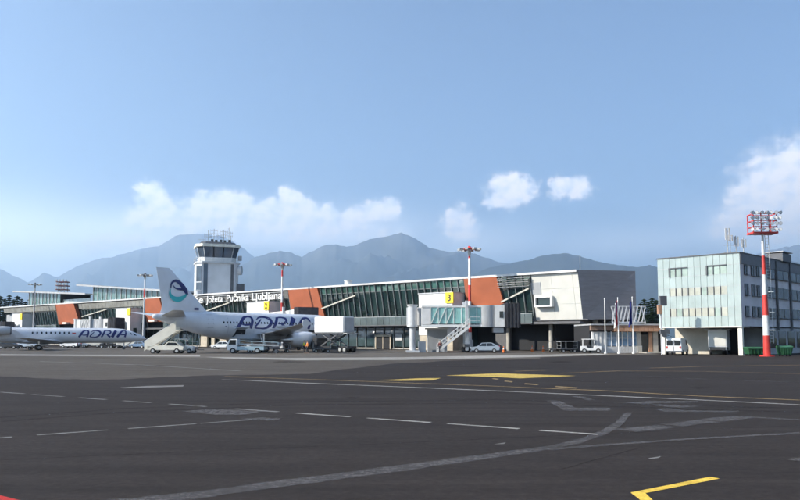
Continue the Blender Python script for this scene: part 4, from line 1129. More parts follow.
def cr_spline(pts, n=6):
    P = [pts[0]] + list(pts) + [pts[-1]]; o_ = []
    for i in range(1, len(P) - 2):
        for k in range(n):
            t = k / n; f = lambda j: .5 * (2 * P[i][j] + (P[i + 1][j] - P[i - 1][j]) * t + (2 * P[i - 1][j] - 5 * P[i][j] + 4 * P[i + 1][j] - P[i + 2][j]) * t * t + (3 * P[i][j] - P[i - 1][j] - 3 * P[i + 1][j] + P[i + 2][j]) * t ** 3)
            o_.append(tuple(f(j) for j in range(len(P[0]))))
    o_.append(tuple(pts[-1])); return o_
# slanted thick-and-thin capitals: unit height 1, points (x, y, width)
GLY = {
 'A1': ([[(0, .0, .16), (.22, .34, .20), (.55, .84, .15), (.90, 1.0, .09), (1.18, .93, .13), (1.20, .62, .16), (1.08, .22, .19), (1.02, .0, .16)], [(.30, .38, .05), (.62, .30, .10), (1.1, .36, .12)]], 1.32),
 'D': ([[(.20, .72, .04), (.5, .95, .08), (1.0, .98, .12), (1.38, .74, .19), (1.30, .36, .19), (.92, .05, .12), (.45, .02, .08), (.08, .10, .10), (.32, .45, .10), (.62, .80, .05)]], 1.52),
 'R': ([[(0, .0, .16), (.22, .45, .18), (.46, .98, .15)], [(.42, .95, .06), (.8, 1.0, .09), (1.16, .88, .14), (1.12, .62, .14), (.82, .46, .09), (.4, .44, .04)], [(.68, .46, .09), (.90, .22, .17), (1.14, .0, .16)]], 1.34),
 'I': ([[(.02, 0, .26), (.26, .5, .27), (.54, 1.0, .26)]], .66),
 'A2': ([[(0, .0, .20), (.26, .36, .24), (.60, .84, .16), (.92, 1.0, .10), (1.16, .90, .13), (1.16, .55, .17), (1.02, .0, .17)], [(.30, .36, .06), (.62, .40, .14), (1.05, .42, .12)]], 1.3)}
def livery_text(st, parent, x_left, z0, h, total, side=-1, sgn=1):
    """title on the side; sgn = +1 when forward is to the reader's right"""
    seq = ['A1', 'D', 'R', 'I', 'A2']; wsum = sum(GLY[g][1] for g in seq); k = total / wsum; x = 0
    for g in seq:
        mb = MB()
        for pts in GLY[g][0]:
            sp = cr_spline(pts, 6); W = [p[2] * h * 1.55 for p in sp]; q = [(x_left + sgn * (x + p[0] * k), z0 + p[1] * h) for p in sp]
            for j, (quad) in enumerate(stroke(q, W)):
                mb.add([skin(st, a[0], a[1], side, .014 + .001 * (j % 2)) for a in quad], [(0, 1, 2, 3)])
        mb.build('title_letter', M_navy, parent)
        x += GLY[g][1] * k
def wing_mesh(sections, n=12):
    """sections: (LE point, chord, thickness) with the chord running aft (-x)"""
    prof = [(0, 0), (.03, .35), (.12, .8), (.3, 1.0), (.55, .78), (.8, .38), (1, .03), (1, -.03), (.8, -.2), (.5, -.42), (.25, -.5), (.08, -.42), (.02, -.2)]
    rings = []
    for (le, ch, th) in sections: rings.append([Vector((le[0] - p[0] * ch, le[1], le[2] + p[1] * th)) for p in prof])
    return MB().loft(rings)
def fin_mesh(sections):
    prof = [(0, 0), (.05, .5), (.25, 1), (.6, .7), (1, .05), (1, -.05), (.6, -.7), (.25, -1), (.05, -.5)]
    return MB().loft([[Vector((le[0] - p[0] * ch, p[1] * th, le[1])) for p in prof] for (le, ch, th) in sections])
def lathe_x(prof, n=28):
    return MB().loft([[Vector((x, r * math.cos(2 * math.pi * i / n), r * math.sin(2 * math.pi * i / n))) for i in range(n)] for x, r in prof], cap=False)
def gear(parent, x, y, r, w, zt, name='main_gear', n=2, m=M_acm):
    mb = MB(); mb.cyl((x, y, r), (x, y, zt), .13, n=12); mb.cyl((x, y, r * 1.3), (x + (1.4 if name == 'nose_gear' else .0), y * .75, zt), .07, n=8); mb.cyl((x, y - w, r), (x, y + w, r), .09, n=8)
    g = mb.build(name, m, parent, smooth=True)
    for s in (-1, 1):
        mb = MB().loft([[Vector((x + rr * math.cos(a * math.pi / 12), y + s * w + yy, r + rr * math.sin(a * math.pi / 12))) for a in range(24)] for (rr, yy) in ((r * .55, -.17), (r * .92, -.17), (r, -.09), (r, .09), (r * .92, .17), (r * .55, .17))])
        mb.build('tyre', M_black, g, smooth=True)
        mb = MB(); mb.cyl((x, y + s * w - .18, r), (x, y + s * w + .18, r), r * .5, n=16); mb.build('rim', M_steel, g, smooth=True)
    return g

# ---- the larger twin-engined airliner
a3 = thing('airliner', 'white twin jet airliner with swirl logo on its tall tail and navy ADRIA title', 'airliner', T319, A45)
S3 = [(0, 5.05, .16, .24), (.4, 5.02, .3, .38), (1, 4.95, .45, .5), (3, 4.72, .85, .95), (6, 4.35, 1.35, 1.5), (8.5, 4.08, 1.7, 1.82), (10.5, 3.92, 1.9, 1.99), (12, 3.83, 1.96, 2.05), (13, 3.8, 1.975, 2.07), (27.3, 3.8, 1.975, 2.07), (28.6, 3.77, 1.95, 2.04), (30, 3.68, 1.82, 1.92),
      (31.4, 3.52, 1.55, 1.65), (32.5, 3.36, 1.2, 1.25), (33.3, 3.22, .78, .78), (33.7, 3.13, .38, .38), (33.84, 3.1, .04, .04)]
MB().loft([ring(*s, n=40) for s in S3]).build('fuselage', M_acw, a3, smooth='all')
mb = MB(); mb.loft([[Vector((x, w * math.cos(t), 2.05 + d * math.sin(t))) for t in [math.pi + math.pi * i / 14 for i in range(15)]] + [Vector((x, w * .9, 2.6)), Vector((x, -w * .9, 2.6))] for (x, w, d) in ((11.5, 1.2, .1), (13, 1.9, .45), (15, 2.15, .6), (21, 2.15, .6), (23, 1.9, .45), (24.5, 1.2, .1))]).build('belly_fairing', M_acg, a3, smooth=True)
fin = fin_mesh([((10.0, 5.55), 9.0, .06), ((8.1, 5.95), 6.9, .32), ((7.4, 6.7), 6.1, .30), ((2.55, 11.5), 2.2, .13), ((2.2, 11.76), 1.9, .05)]).build('tail_fin', M_acw, a3, smooth=True)
for s in (-1, 1):
    wing_mesh([((4.6, s * .6, 5.05), 3.9, .17), ((1.15, s * 6.1, 5.7), 1.5, .08), ((1.0, s * 6.22, 5.72), 1.2, .03)]).build('tailplane', M_acg, a3, smooth=True)
    w = wing_mesh([((22.0, s * 1.6, 2.55), 6.6, .40), ((18.9, s * 6.4, 2.98), 3.8, .26), ((13.9, s * 16.6, 3.98), 1.65, .11), ((13.6, s * 17.0, 4.02), 1.45, .06)]).build('wing', M_acg, a3, smooth=True)
    mb = MB(); mb.prism([(13.9, s * 17.02, 4.0), (12.9, s * 17.02, 4.5), (12.4, s * 17.02, 4.5), (12.2, s * 17.02, 4.0), (12.4, s * 17.02, 3.6), (12.9, s * 17.02, 3.6)], (0, s * .06, 0)); mb.build('wing_fence', M_acw, w)
    for yy, xx in ((4.4, 15.6), (8.6, 14.2), (11.6, 13.0)):
        mb = MB().loft([[Vector((xx + dx, s * yy + r * .5 * math.cos(t), 2.55 + .1 * yy - .12 + r * math.sin(t))) for t in [2 * math.pi * i / 10 for i in range(10)]] for dx, r in ((-1.2, .03), (-.4, .2), (.8, .26), (2.0, .2), (2.7, .03))]); mb.build('flap_fairing', M_acg, w, smooth=True)
    e = lathe_x([(4.3, .92), (4.38, 1.0), (4.25, 1.1), (3.6, 1.19), (2.4, 1.2), (1.2, 1.08), (.4, .92), (.1, .86)]).build('engine', M_acw, a3, smooth=True, loc=(18.5, s * 5.75, 1.85))
    lathe_x([(4.30, .93), (4.40, 1.0), (4.22, 1.115)]).build('intake_lip', M_acm, e, smooth=True, loc=(.01, 0, 0))
    lathe_x([(4.2, .9), (3.6, .88), (3.55, .25), (3.9, .02)]).build('fan', M_dgrey, e, smooth=True)
    lathe_x([(.3, .84), (-.2, .62), (-.9, .42), (-1.5, .08)]).build('exhaust_cone', M_acm, e, smooth=True)
    mb = MB(); mb.prism([(18.9, s * 5.62, 2.95), (21.8, s * 5.62, 3.0), (18.5, s * 5.62, 3.35), (15.5, s * 5.62, 2.95), (17.2, s * 5.62, 2.8)], (0, s * .26, 0)); mb.build('pylon', M_acw, a3)
    gear(a3, 15.4, s * 3.8, .58, .46, 2.7)
    for k in range(2): pass
gear(a3, 28.6, 0, .38, .25, 2.0, 'nose_gear')
win = skin_patch(S3, [(20 + a * .115, 4.33 + b * .165) for a, b in ((-1, -.6), (-.6, -1), (.6, -1), (1, -.6), (1, .6), (.6, 1), (-.6, 1), (-1, .6))], M_glassb, 'cabin_window', a3, nz=2)
for k in range(40):
    x = 9.9 + .53 * k
    if 13 <= x <= 27.2 and abs(x - 20) > .01: inst(win.data, 'cabin_window', a3, (x - 20, 0, 0))
    elif x < 13: skin_patch(S3, [(x + a * .115, 4.33 + b * .165) for a, b in ((-1, -.6), (-.6, -1), (.6, -1), (1, -.6), (1, .6), (.6, 1), (-.6, 1), (-1, .6))], M_glassb, 'cabin_window', a3, nz=2)
def door_outline(st, parent, x0, x1, z0, z1, name='cabin_door', w=.05):
    o = skin_patch(st, [(x0, z0), (x1, z0), (x1, z1), (x0, z1)], M_acw, name, parent, off=.01)
    for q in ([(x0, z0), (x0 + w, z0), (x0 + w, z1), (x0, z1)], [(x1 - w, z0), (x1, z0), (x1, z1), (x1 - w, z1)], [(x0, z1 - w), (x1, z1 - w), (x1, z1), (x0, z1)], [(x0, z0), (x1, z0), (x1, z0 + w), (x0, z0 + w)]):
        skin_patch(st, q, M_line, 'door_seam', o, off=.016, nz=3)
door_outline(S3, a3, 7.5, 8.35, 3.55, 5.4); door_outline(S3, a3, 28.3, 29.1, 3.3, 5.1)
for x in (19.3, 20.6): door_outline(S3, a3, x - .27, x + .27, 3.9, 4.9, 'overwing_exit', .035)
skin_patch(S3, [(11.5, 2.0), (13.5, 1.95), (13.5, 3.35), (12.0, 3.35)], M_inner, 'cargo_hold_opening', a3, off=.015)
mb = MB(); mb.prism([(11.6, -2.0, 3.4), (13.5, -2.0, 3.4), (13.5, -3.1, 3.62), (11.6, -3.1, 3.62)], (0, 0, .06)); mb.build('cargo_door', M_acw, a3)
skin_patch(S3, [(25, 2.2), (27.0, 2.2), (27.0, 3.3), (25, 3.3)], M_inner, 'cargo_hold_opening', a3, off=.015)
livery_text(S3, a3, 12.0, 3.5, 1.75, 13.6)
skin_patch(S3, [(10.1, 3.72), (12.4, 3.74), (12.4, 3.84), (10.1, 3.82)], M_navy, 'small_print', a3)
skin_patch(S3, [(31.6, 3.95), (32.6, 3.75), (32.2, 4.2), (31.4, 4.5)], M_glassb, 'cockpit_window', a3, nz=3)
for x in (10.6, 14.9, 18.2, 22.4, 26.4): skin_patch(S3, [(x, 2.3), (x + .035, 2.3), (x + .035, 5.7), (x, 5.7)], M_line, 'panel_seam', a3, off=.006, nz=10)
# tail emblem: a navy loop over a teal crescent, on both faces of the fin
def fin_y(x, z): return .34
def fin_mark(pts, m, side):
    mb = MB(); sp = cr_spline(pts, 7)
    for quad in stroke([(p[0], p[1]) for p in sp], [p[2] for p in sp]):
        mb.add([Vector((a[0], side * (.30 - .024 * (a[1] - 6.5) + .02), a[1])) for a in quad], [(0, 1, 2, 3)])
    return mb.build('tail_emblem', m, fin)
for side in (-1, 1):
    cx, cz, k_ = 3.45, 8.6, .95
    E_ = lambda pts: [(cx + a * k_, cz + b * k_, w * 1.2) for a, b, w in pts]
    fin_mark(E_([(-1.1, .4, .10), (-1.0, 1.1, .2), (-.35, 1.5, .32), (.5, 1.05, .46), (1.2, .15, .52), (1.55, -.5, .2)]), M_navy, side)
    fin_mark(E_([(-.85, .95, .05), (-.4, .45, .16), (.35, .3, .26), (1.1, .3, .2)]), M_navy, side)
    fin_mark(E_([(-1.15, .3, .08), (-1.2, -.45, .28), (-.7, -1.05, .5), (.15, -1.2, .6), (.95, -.85, .42), (1.5, -.3, .12)]), M_teal, side)
mb = MB(); mb.prism([(6.0, -.36, 6.05), (6.7, -.36, 6.05), (6.7, -.36, 6.35), (6.0, -.36, 6.35)], (0, .03, 0)); mb.build('flag_mark', M_navy, fin)

# ---- the regional jet on the left
NJ = Vector((-47.8, 138.0, 0)); AJ = R(30)
TJ = NJ - Vector((math.cos(AJ), math.sin(AJ), 0)) * 32.5
rj = thing('regional_jet', 'white rear-engined regional jet with navy ADRIA title near its nose', 'regional jet', TJ, AJ)
SJ = [(0, 3.5, .12, .15), (.6, 3.45, .3, .35), (3, 3.15, .75, .8), (6, 2.8, 1.1, 1.15), (9, 2.6, 1.3, 1.32), (11, 2.55, 1.345, 1.36), (26.5, 2.55, 1.345, 1.36), (28.2, 2.5, 1.25, 1.28), (29.8, 2.35, 1.0, 1.02), (31.2, 2.15, .66, .66), (32.1, 2.02, .33, .33), (32.5, 1.98, .03, .03)]
MB().loft([ring(*s, n=36) for s in SJ]).build('fuselage', M_acw, rj, smooth='all')
f2 = fin_mesh([((6.8, 3.5), 6.2, .2), ((5.2, 4.4), 4.4, .22), ((1.6, 7.4), 2.9, .16)]).build('tail_fin', M_acw, rj, smooth=True)
for s in (-1, 1):
    wing_mesh([((2.1, s * .05, 7.45), 2.6, .13), ((-.3, s * 4.2, 7.4), 1.2, .06)]).build('tailplane', M_acw, rj, smooth=True)
    w = wing_mesh([((17.6, s * 1.0, 1.55), 5.0, .30), ((15.4, s * 4.5, 1.75), 3.2, .2), ((11.8, s * 11.0, 2.15), 1.5, .09)]).build('wing', M_acg, rj, smooth=True)
    mb = MB(); mb.prism([(11.8, s * 11, 2.15), (10.2, s * 11.15, 3.3), (9.6, s * 11.15, 3.3), (10.3, s * 11, 2.15)], (0, s * .06, 0)); mb.build('winglet', M_acw, w)
    e = lathe_x([(3.6, .55), (3.68, .62), (3.5, .7), (2.4, .76), (1.2, .7), (.2, .5), (-.4, .38)]).build('engine', M_acg, rj, smooth=True, loc=(6.2, s * 2.15, 3.35))
    lathe_x([(3.55, .55), (3.1, .53), (3.05, .1)]).build('fan', M_dgrey, e, smooth=True)
    lathe_x([(3.62, .565), (3.7, .62), (3.52, .71)]).build('intake_lip', M_dgrey, e, smooth=True, loc=(.01, 0, 0))
    lathe_x([(.0, .42), (-.7, .3), (-1.2, .05)]).build('exhaust_cone', M_dgrey, e, smooth=True)
    mb = MB(); mb.box((7.6, s * 1.45, 3.3), (2.4, .9, .22)); mb.build('pylon', M_acw, rj)
    gear(rj, 14.2, s * 2.05, .46, .28, 1.6)
mb = MB(); mb.loft([[Vector((x, w_ * math.cos(t), 1.5 + d * math.sin(t))) for t in [math.pi + math.pi * i / 12 for i in range(13)]] + [Vector((x, w_ * .9, 1.9)), Vector((x, -w_ * .9, 1.9))] for (x, w_, d) in ((11, .6, .1), (12.5, 1.25, .42), (17, 1.25, .42), (19, .6, .1))]).build('belly_fairing', M_acw, rj, smooth=True)
gear(rj, 28.5, 0, .24, .18, 1.4, 'nose_gear')
for k in range(9):
    x = 13.2 + k * .72
    skin_patch(SJ, [(x + a * .13, 3.0 + b * .19) for a, b in ((-1, -.6), (-.6, -1), (.6, -1), (1, -.6), (1, .6), (.6, 1), (-.6, 1), (-1, .6))], M_navy if False else M_glassb, 'cabin_window', rj, nz=2)
livery_text(SJ, rj, 20.6, 2.25, 1.2, 8.2)
skin_patch(SJ, [(19.5, 2.85), (20.1, 2.85), (20.1, 3.05), (19.5, 3.05)], M_red, 'flag_mark', rj)
door_outline(SJ, rj, 28.0, 28.7, 1.6, 3.2)
skin_patch(SJ, [(29.6, 2.7), (30.7, 2.5), (30.3, 2.85), (29.4, 3.1)], M_glassb, 'cockpit_window', rj, nz=3)
# ------------------------------------------------------------------ vehicles and people
def wheel(parent, x, y, r, w=.22):
    mb = MB().loft([[Vector((x + rr * math.cos(a * math.pi / 9), y + yy, r + rr * math.sin(a * math.pi / 9))) for a in range(18)] for (rr, yy) in ((r * .6, -w / 2), (r * .95, -w / 2), (r, -w / 4), (r, w / 4), (r * .95, w / 2), (r * .6, w / 2))])
    t = mb.build('wheel', M_black, parent, smooth=True)
    mb = MB(); mb.cyl((x, y - w / 2 - .01, r), (x, y + w / 2 + .01, r), r * .55, n=14); mb.build('rim', M_steel, t)
def vehicle(name, label, cat, loc, rot, prof, wid, m, side_win, ends, wheels, r, group=None, extras=None, inset=.06):
    """prof: side outline (x forward, z); side_win: polygons on both sides; ends: (p, q, margin) glass quads across the width"""
    g = thing(name, label, cat, loc, rot, group)
    hw = wid / 2
    zmid = max(p[1] for p in prof) * .5
    def yw(z): return hw - (inset * 2.2 if z > zmid else 0) * ((z - zmid) / zmid if z > zmid else 0)
    b = [Vector((x, -yw(z), z)) for x, z in prof]; t = [Vector((x, yw(z), z)) for x, z in prof]
    mb = MB(); mb.hexa(b, t); body = mb.build('body', m, g, bevel=.05)
    for p in side_win:
        for s in (-1, 1):
            mb = MB(); q = [Vector((x, s * (yw(z) + .004), z)) for x, z in p]; mb.hexa(q, [v + Vector((0, s * .012, 0)) for v in q]); mb.build('side_window', M_glassb, body)
    for (p, q, mg) in ends:
        d = Vector((q[0] - p[0], 0, q[1] - p[1])); nn = Vector((d.z, 0, -d.x)).normalized()
        if nn.x * (p[0] + q[0]) < 0 : nn = -nn
        a = Vector((p[0], 0, p[1])) + d * .08; c = Vector((q[0], 0, q[1])) - d * .08
        quad = [a + Vector((0, -yw(a.z) + mg, 0)), a + Vector((0, yw(a.z) - mg, 0)), c + Vector((0, yw(c.z) - mg, 0)), c + Vector((0, -yw(c.z) + mg, 0))]
        mb = MB(); mb.hexa([v + nn * .004 for v in quad], [v + nn * .02 for v in quad]); mb.build('windscreen', M_glassb, body)
    for x in wheels:
        for s in (-1, 1): wheel(g, x, s * (hw - .08), r)
    x0, x1 = min(p[0] for p in prof), max(p[0] for p in prof); zl = .75 if wid < 1.9 else .85
    for s in (-1, 1):
        mb = MB(); mb.box((x1 - .01, s * (hw - .28), zl), (.08, .3, .18)); mb.build('headlight', M_lamp, g)
        mb = MB(); mb.box((x0 + .01, s * (hw - .2), zl + .1), (.08, .18, .28)); mb.build('tail_light', M_red, g)
    for x in (x0, x1):
        mb = MB(); mb.box((x, 0, .45), (.14, wid - .1, .2)); mb.build('bumper', M_dgrey, g)
    return g
CAR = [(-2.0, .35), (2.0, .35), (2.05, .75), (1.1, .92), (.45, 1.42), (-.9, 1.46), (-1.75, 1.0), (-2.05, .9)]
CARW = [[(.95, .95), (.42, 1.34), (-.15, 1.36), (-.15, .95)], [(-.22, .95), (-.22, 1.36), (-.85, 1.37), (-1.4, 1.0)]]
CARE = [((1.1, .93), (.45, 1.42), .15), ((-.9, 1.46), (-1.75, 1.0), .18)]
def car(label, px, Y, rot, m, name='parked_car', group='small service vehicles on the apron', cat='car'):
    P = at(px, HOR, Y); return vehicle(name, label, cat, (P.x, Y, 0), rot, CAR, 1.72, m, CARW, CARE, (-1.25, 1.25), .31, group)
VAN = [(-2.6, .4), (2.45, .4), (2.55, .95), (2.2, 1.2), (1.55, 1.98), (1.2, 2.08), (-2.5, 2.08), (-2.62, 1.2)]
VANW = [[(1.95, 1.25), (1.5, 1.85), (.75, 1.85), (.75, 1.25)]]
VANE = [((2.2, 1.2), (1.55, 1.98), .15)]
def van(label, px, Y, rot, m, group='small service vehicles on the apron'):
    P = at(px, HOR, Y); g = vehicle('van', label, 'van', (P.x, Y, 0), rot, VAN, 1.95, m, VANW, VANE, (-1.65, 1.6), .33, group)
    for s in (-1, 1):
        mb = MB(); mb.box((-2.62, s * .45, 1.5), (.04, .7, .65)); mb.build('rear_window', M_glassb, g)
    mb = MB(); mb.box((-2.62, 0, 1.2), (.05, .03, 1.5)); mb.build('door_gap', M_dgrey, g)
    return g
M_vw = mat('vehicle_white', (.76, .76, .75), .3, var=.03, coat=.3)
M_vs = mat('vehicle_silver', (.42, .46, .50), .3, .4, var=.04, coat=.3)
M_vb = mat('vehicle_blue', (.10, .17, .28), .3, var=.05, coat=.3)
M_vl = mat('pale_blue_paint', (.40, .53, .58), .4, var=.05)
M_vd = mat('vehicle_dark', (.035, .036, .04), .4, var=.05)
M_vy = mat('vehicle_yellow', (.55, .38, .06), .45, var=.05)

# passenger stairs truck under the tail
P = at(161.5, HOR, 100.5)
ps = thing('passenger_stairs', 'cream mobile passenger stairs truck parked under the airliner tail', 'stairs truck', (P.x, 100.5, 0), R(-3))
prof = [(-1.6, .45), (3.4, .45), (3.45, .9), (3.0, 1.05), (2.45, 1.55), (1.2, 1.6), (.7, 1.1), (-1.6, 1.05)]
mb = MB(); mb.prism([(x, -.95, z) for x, z in prof], (0, 1.9, 0)); bd = mb.build('truck_body', M_cream, ps, bevel=.05)
for s in (-1, 1):
    mb = MB(); q = [Vector((x, s * .955, z)) for x, z in ((2.75, 1.1), (2.35, 1.48), (1.3, 1.5), (.95, 1.1))]; mb.hexa(q, [v + Vector((0, s * .012, 0)) for v in q]); mb.build('side_window', M_glassb, bd)
for x in (-.8, 2.5):
    for s in (-1, 1): wheel(ps, x, s * .88, .36)
A_, B_ = Vector((-2.0, 0, .45)), Vector((2.3, 0, 3.2))
mb = MB()
for s in (-1, 1):
    mb.hexa([A_ + Vector((0, s * .95, -.1)), A_ + Vector((0, s * .95, 1.15)), B_ + Vector((0, s * .95, 1.15)), B_ + Vector((0, s * .95, -.3))], [A_ + Vector((0, s * .88, -.1)), A_ + Vector((0, s * .88, 1.15)), B_ + Vector((0, s * .88, 1.15)), B_ + Vector((0, s * .88, -.3))])
fl = mb.build('stair_side', M_cream, ps)
for k in range(17):
    p = A_.lerp(B_, (k + .5) / 17); mb = MB(); mb.box(p, (.34, 1.74, .06)); mb.build('step', M_steel, fl)
mb = MB(); mb.bar(A_ + Vector((0, -.92, 1.2)), B_ + Vector((0, -.92, 1.2)), .08, .08); mb.bar(A_ + Vector((0, .92, 1.2)), B_ + Vector((0, .92, 1.2)), .08, .08); mb.build('handrail', M_white, ps)
mb = MB(); mb.box((2.75, 0, 3.15), (1.0, 1.9, .12)); mb.build('top_platform', M_cream, ps)
for s in (-.7, .7):
    mb = MB(); mb.bar((.2, s, 1.0), (1.9, s, 2.7), .14, .14); mb.build('lift_strut', M_steel, ps)

def tractor(name, label, cat, px, Y, rot, m, canopy=True, group=None):
    P = at(px, HOR, Y); g = thing(name, label, cat, (P.x, Y, 0), rot, group)
    mb = MB(); mb.prism([(x, -.7, z) for x, z in ((-1.4, .35), (1.4, .35), (1.45, .95), (.45, 1.05), (.3, .7), (-.5, .7), (-.6, 1.0), (-1.4, .95))], (0, 1.4, 0)); mb.build('chassis', m, g, bevel=.04)
    mb = MB(); mb.box((-.35, 0, .9), (.5, 1.1, .3)); mb.box((-.58, 0, 1.2), (.12, 1.1, .5)); mb.build('seat', M_vd, g)
    for x in (-.95, .95):
        for s in (-1, 1): wheel(g, x, s * .66, .32)
    if canopy:
        mb = MB()
        for x in (-1.05, .55):
            for s in (-.62, .62): mb.bar((x, s, .9), (x + (.0 if x < 0 else -.2), s, 1.9), .07, .07)
        mb.build('canopy_frame', m, g)
        mb = MB(); mb.box((-.3, 0, 1.94), (1.75, 1.45, .1)); mb.build('canopy', m, g)
        mb = MB(); mb.hexa([(.56, -.58, 1.05), (.56, .58, 1.05), (.38, .58, 1.86), (.38, -.58, 1.86)], [(.58, -.58, 1.05), (.58, .58, 1.05), (.4, .58, 1.86), (.4, -.58, 1.86)]); mb.build('windscreen', M_glassb, g)
    mb = MB(); mb.box((1.46, -.45, .75), (.06, .22, .16)); mb.box((1.46, .45, .75), (.06, .22, .16)); mb.build('headlight', M_lamp, g)
    return g
def baggage_cart(label, px, Y, rot, m, load=(), group='baggage carts on the apron'):
    P = at(px, HOR, Y); g = thing('baggage_cart', label, 'baggage cart', (P.x, Y, 0), rot, group)
    mb = MB(); mb.box((0, 0, .55), (2.6, 1.4, .12)); mb.box((1.7, 0, .45), (.9, .08, .08)); mb.build('deck', M_dgrey, g)
    for x in (-.85, .85):
        for s in (-1, 1): wheel(g, x, s * .6, .24, .16)
    mb = MB()
    for x in (-1.25, 1.25):
        for s in (-.66, .66): mb.bar((x, s, .6), (x, s, 1.55), .05, .05)
        mb.bar((x, -.66, 1.55), (x, .66, 1.55), .05, .05); mb.bar((x, -.66, 1.05), (x, .66, 1.05), .05, .05)
    mb.build('end_rail', M_steel, g)
    mb = MB(); mb.box((0, 0, 1.62), (2.7, 1.5, .08)); mb.build('cover', m, g)
    return g
tractor('baggage_tractor', 'white framed baggage tractor right of the passenger stairs truck', 'tractor', 184, 101.5, R(0), M_vw, True, 'tow tractors')
baggage_cart('grey covered baggage cart behind the tractor by the stairs truck', 188.5, 102.5, R(10), M_grey)
tractor('tow_tractor', 'white open tow tractor with canopy under the dark terminal end', 'tractor', 590.5, 103.5, R(-8), M_vw, True, 'tow tractors')
# long white front on that tow tractor's neighbour: baggage belt truck by the cargo door
P = at(246, HOR, 101.0)
bl = thing('belt_loader', 'pale blue belt loader truck beneath the open cargo door', 'belt loader', (P.x, 101.0, 0), R(182))
mb = MB(); mb.prism([(x, -.95, z) for x, z in ((-2.6, .45), (1.0, .45), (1.0, .95), (-2.6, .95))], (0, 1.9, 0)); mb.build('chassis', M_vl, bl)
mb = MB(); mb.prism([(x, -.95, z) for x, z in ((1.0, .45), (2.35, .45), (2.4, 1.15), (2.1, 1.95), (1.0, 1.98))], (0, 1.9, 0)); cb = mb.build('cab', M_vw, bl, bevel=.05)
for s in (-1, 1):
    mb = MB(); q = [Vector((x, s * .955, z)) for x, z in ((2.2, 1.2), (1.98, 1.82), (1.2, 1.84), (1.2, 1.2))]; mb.hexa(q, [v + Vector((0, s * .012, 0)) for v in q]); mb.build('side_window', M_glassb, cb)
for x in (-1.7, 1.6):
    for s in (-1, 1): wheel(bl, x, s * .88, .38)
mb = MB(); mb.bar((1.0, -.2, 1.25), (-4.6, -.2, 1.05), 1.0, .22); mb.build('conveyor', M_steel, bl)
mb = MB()
for yy in (-.75, .35):
    mb.bar((1.0, yy, 1.75), (-4.4, yy, 1.5), .06, .06)
    for t in (0, .33, .66, 1): mb.bar((1 - 5.4 * t, yy, 1.2), (1 - 5.4 * t, yy, 1.75 - .25 * t), .05, .05)
mb.build('side_rail', M_vl, bl)
mb = MB(); mb.bar((-1.0, -.2, .9), (-3.6, -.2, .95), .12, .12); mb.cyl((-4.2, -.9, .25), (-4.2, .5, .25), .25, n=12); mb.build('support', M_dgrey, bl)
baggage_cart('dark baggage cart with flat cover under the airliner wing', 281, 104.5, R(20), M_vd)
baggage_cart('pale baggage cart standing beside the airliner main wheels', 256, 107.0, R(-10), M_vl)
baggage_cart('baggage cart between the airliner engine and the catering truck', 322, 106.0, R(8), M_vd)
# catering truck
P = at(333, HOR, 108.0)
ct = thing('catering_truck', 'white catering truck with its box body raised on a scissor lift', 'catering truck', (P.x, 108.0, 0), R(-40))
mb = MB(); mb.box((.2, 0, .75), (7.4, 1.9, .35)); mb.build('chassis', M_vd, ct)
mb = MB(); mb.prism([(x, -1.05, z) for x, z in ((-3.7, .5), (-2.3, .5), (-2.3, 2.05), (-3.2, 2.05), (-3.75, 1.3))], (0, 2.1, 0)); cb = mb.build('cab', M_vd, ct, bevel=.05)
mb = MB(); mb.hexa([(-3.74, -.9, 1.34), (-3.74, .9, 1.34), (-3.26, .9, 1.98), (-3.26, -.9, 1.98)], [(-3.77, -.9, 1.35), (-3.77, .9, 1.35), (-3.29, .9, 2.0), (-3.29, -.9, 2.0)]); mb.build('windscreen', M_glassb, cb)
for x in (-2.9, 2.4, 3.3):
    for s in (-1, 1): wheel(ct, x, s * .9, .45, .28)
mb = MB(); mb.box((0.2, 0, 4.05), (6.1, 2.3, 2.35)); bx = mb.build('box_body', M_vw, ct, bevel=.1)
mb = MB(); mb.box((0, 0, 2.82), (6.2, 2.35, .14)); mb.build('box_frame', M_dgrey, ct)
mb = MB()
for s in (-.85, .85):
    mb.bar((-1.6, s, .95), (2.0, s, 2.75), .14, .2); mb.bar((2.0, s, .95), (-1.6, s, 2.75), .14, .2)
mb.cyl((.2, -.9, 1.85), (.2, .9, 1.85), .09, n=10); mb.build('scissor_lift', M_dgrey, ct)
mb = MB(); mb.box((3.28, 0, 4.0), (.05, 2.0, 2.1)); mb.build('rear_door', M_grey, ct)
mb = MB(); mb.box((3.6, 0, 2.75), (.8, 2.3, .12)); mb.build('loading_platform', M_steel, ct)
mb = MB(); mb.box((-2.9, 0, 2.75), (1.2, 2.2, .1)); mb.build('front_platform', M_steel, ct)
me = text_mesh('Airest', .85, .004, .0, .15)
xs_ = [v.co.x for v in me.vertices]
for v in me.vertices: X, Y, Z = v.co; v.co = (X - (min(xs_) + max(xs_)) / 2 + .1, -1.157 - Z, Y + 4.0)
me.materials.append(mat('faint_print', (.48, .50, .56), .5)); inst(me, 'lettering', bx)
mb = MB(); mb.box((.1, -1.155, 3.78), (2.6, .008, .05)); mb.build('print_line', mat('faint_print'), bx)

car('silver blue hatchback parked under the gate 3 bridge cab', 485, 105, R(175), M_vs)
van('white van parked under the left end of the office block', 677, 92, R(60), M_vw, None)
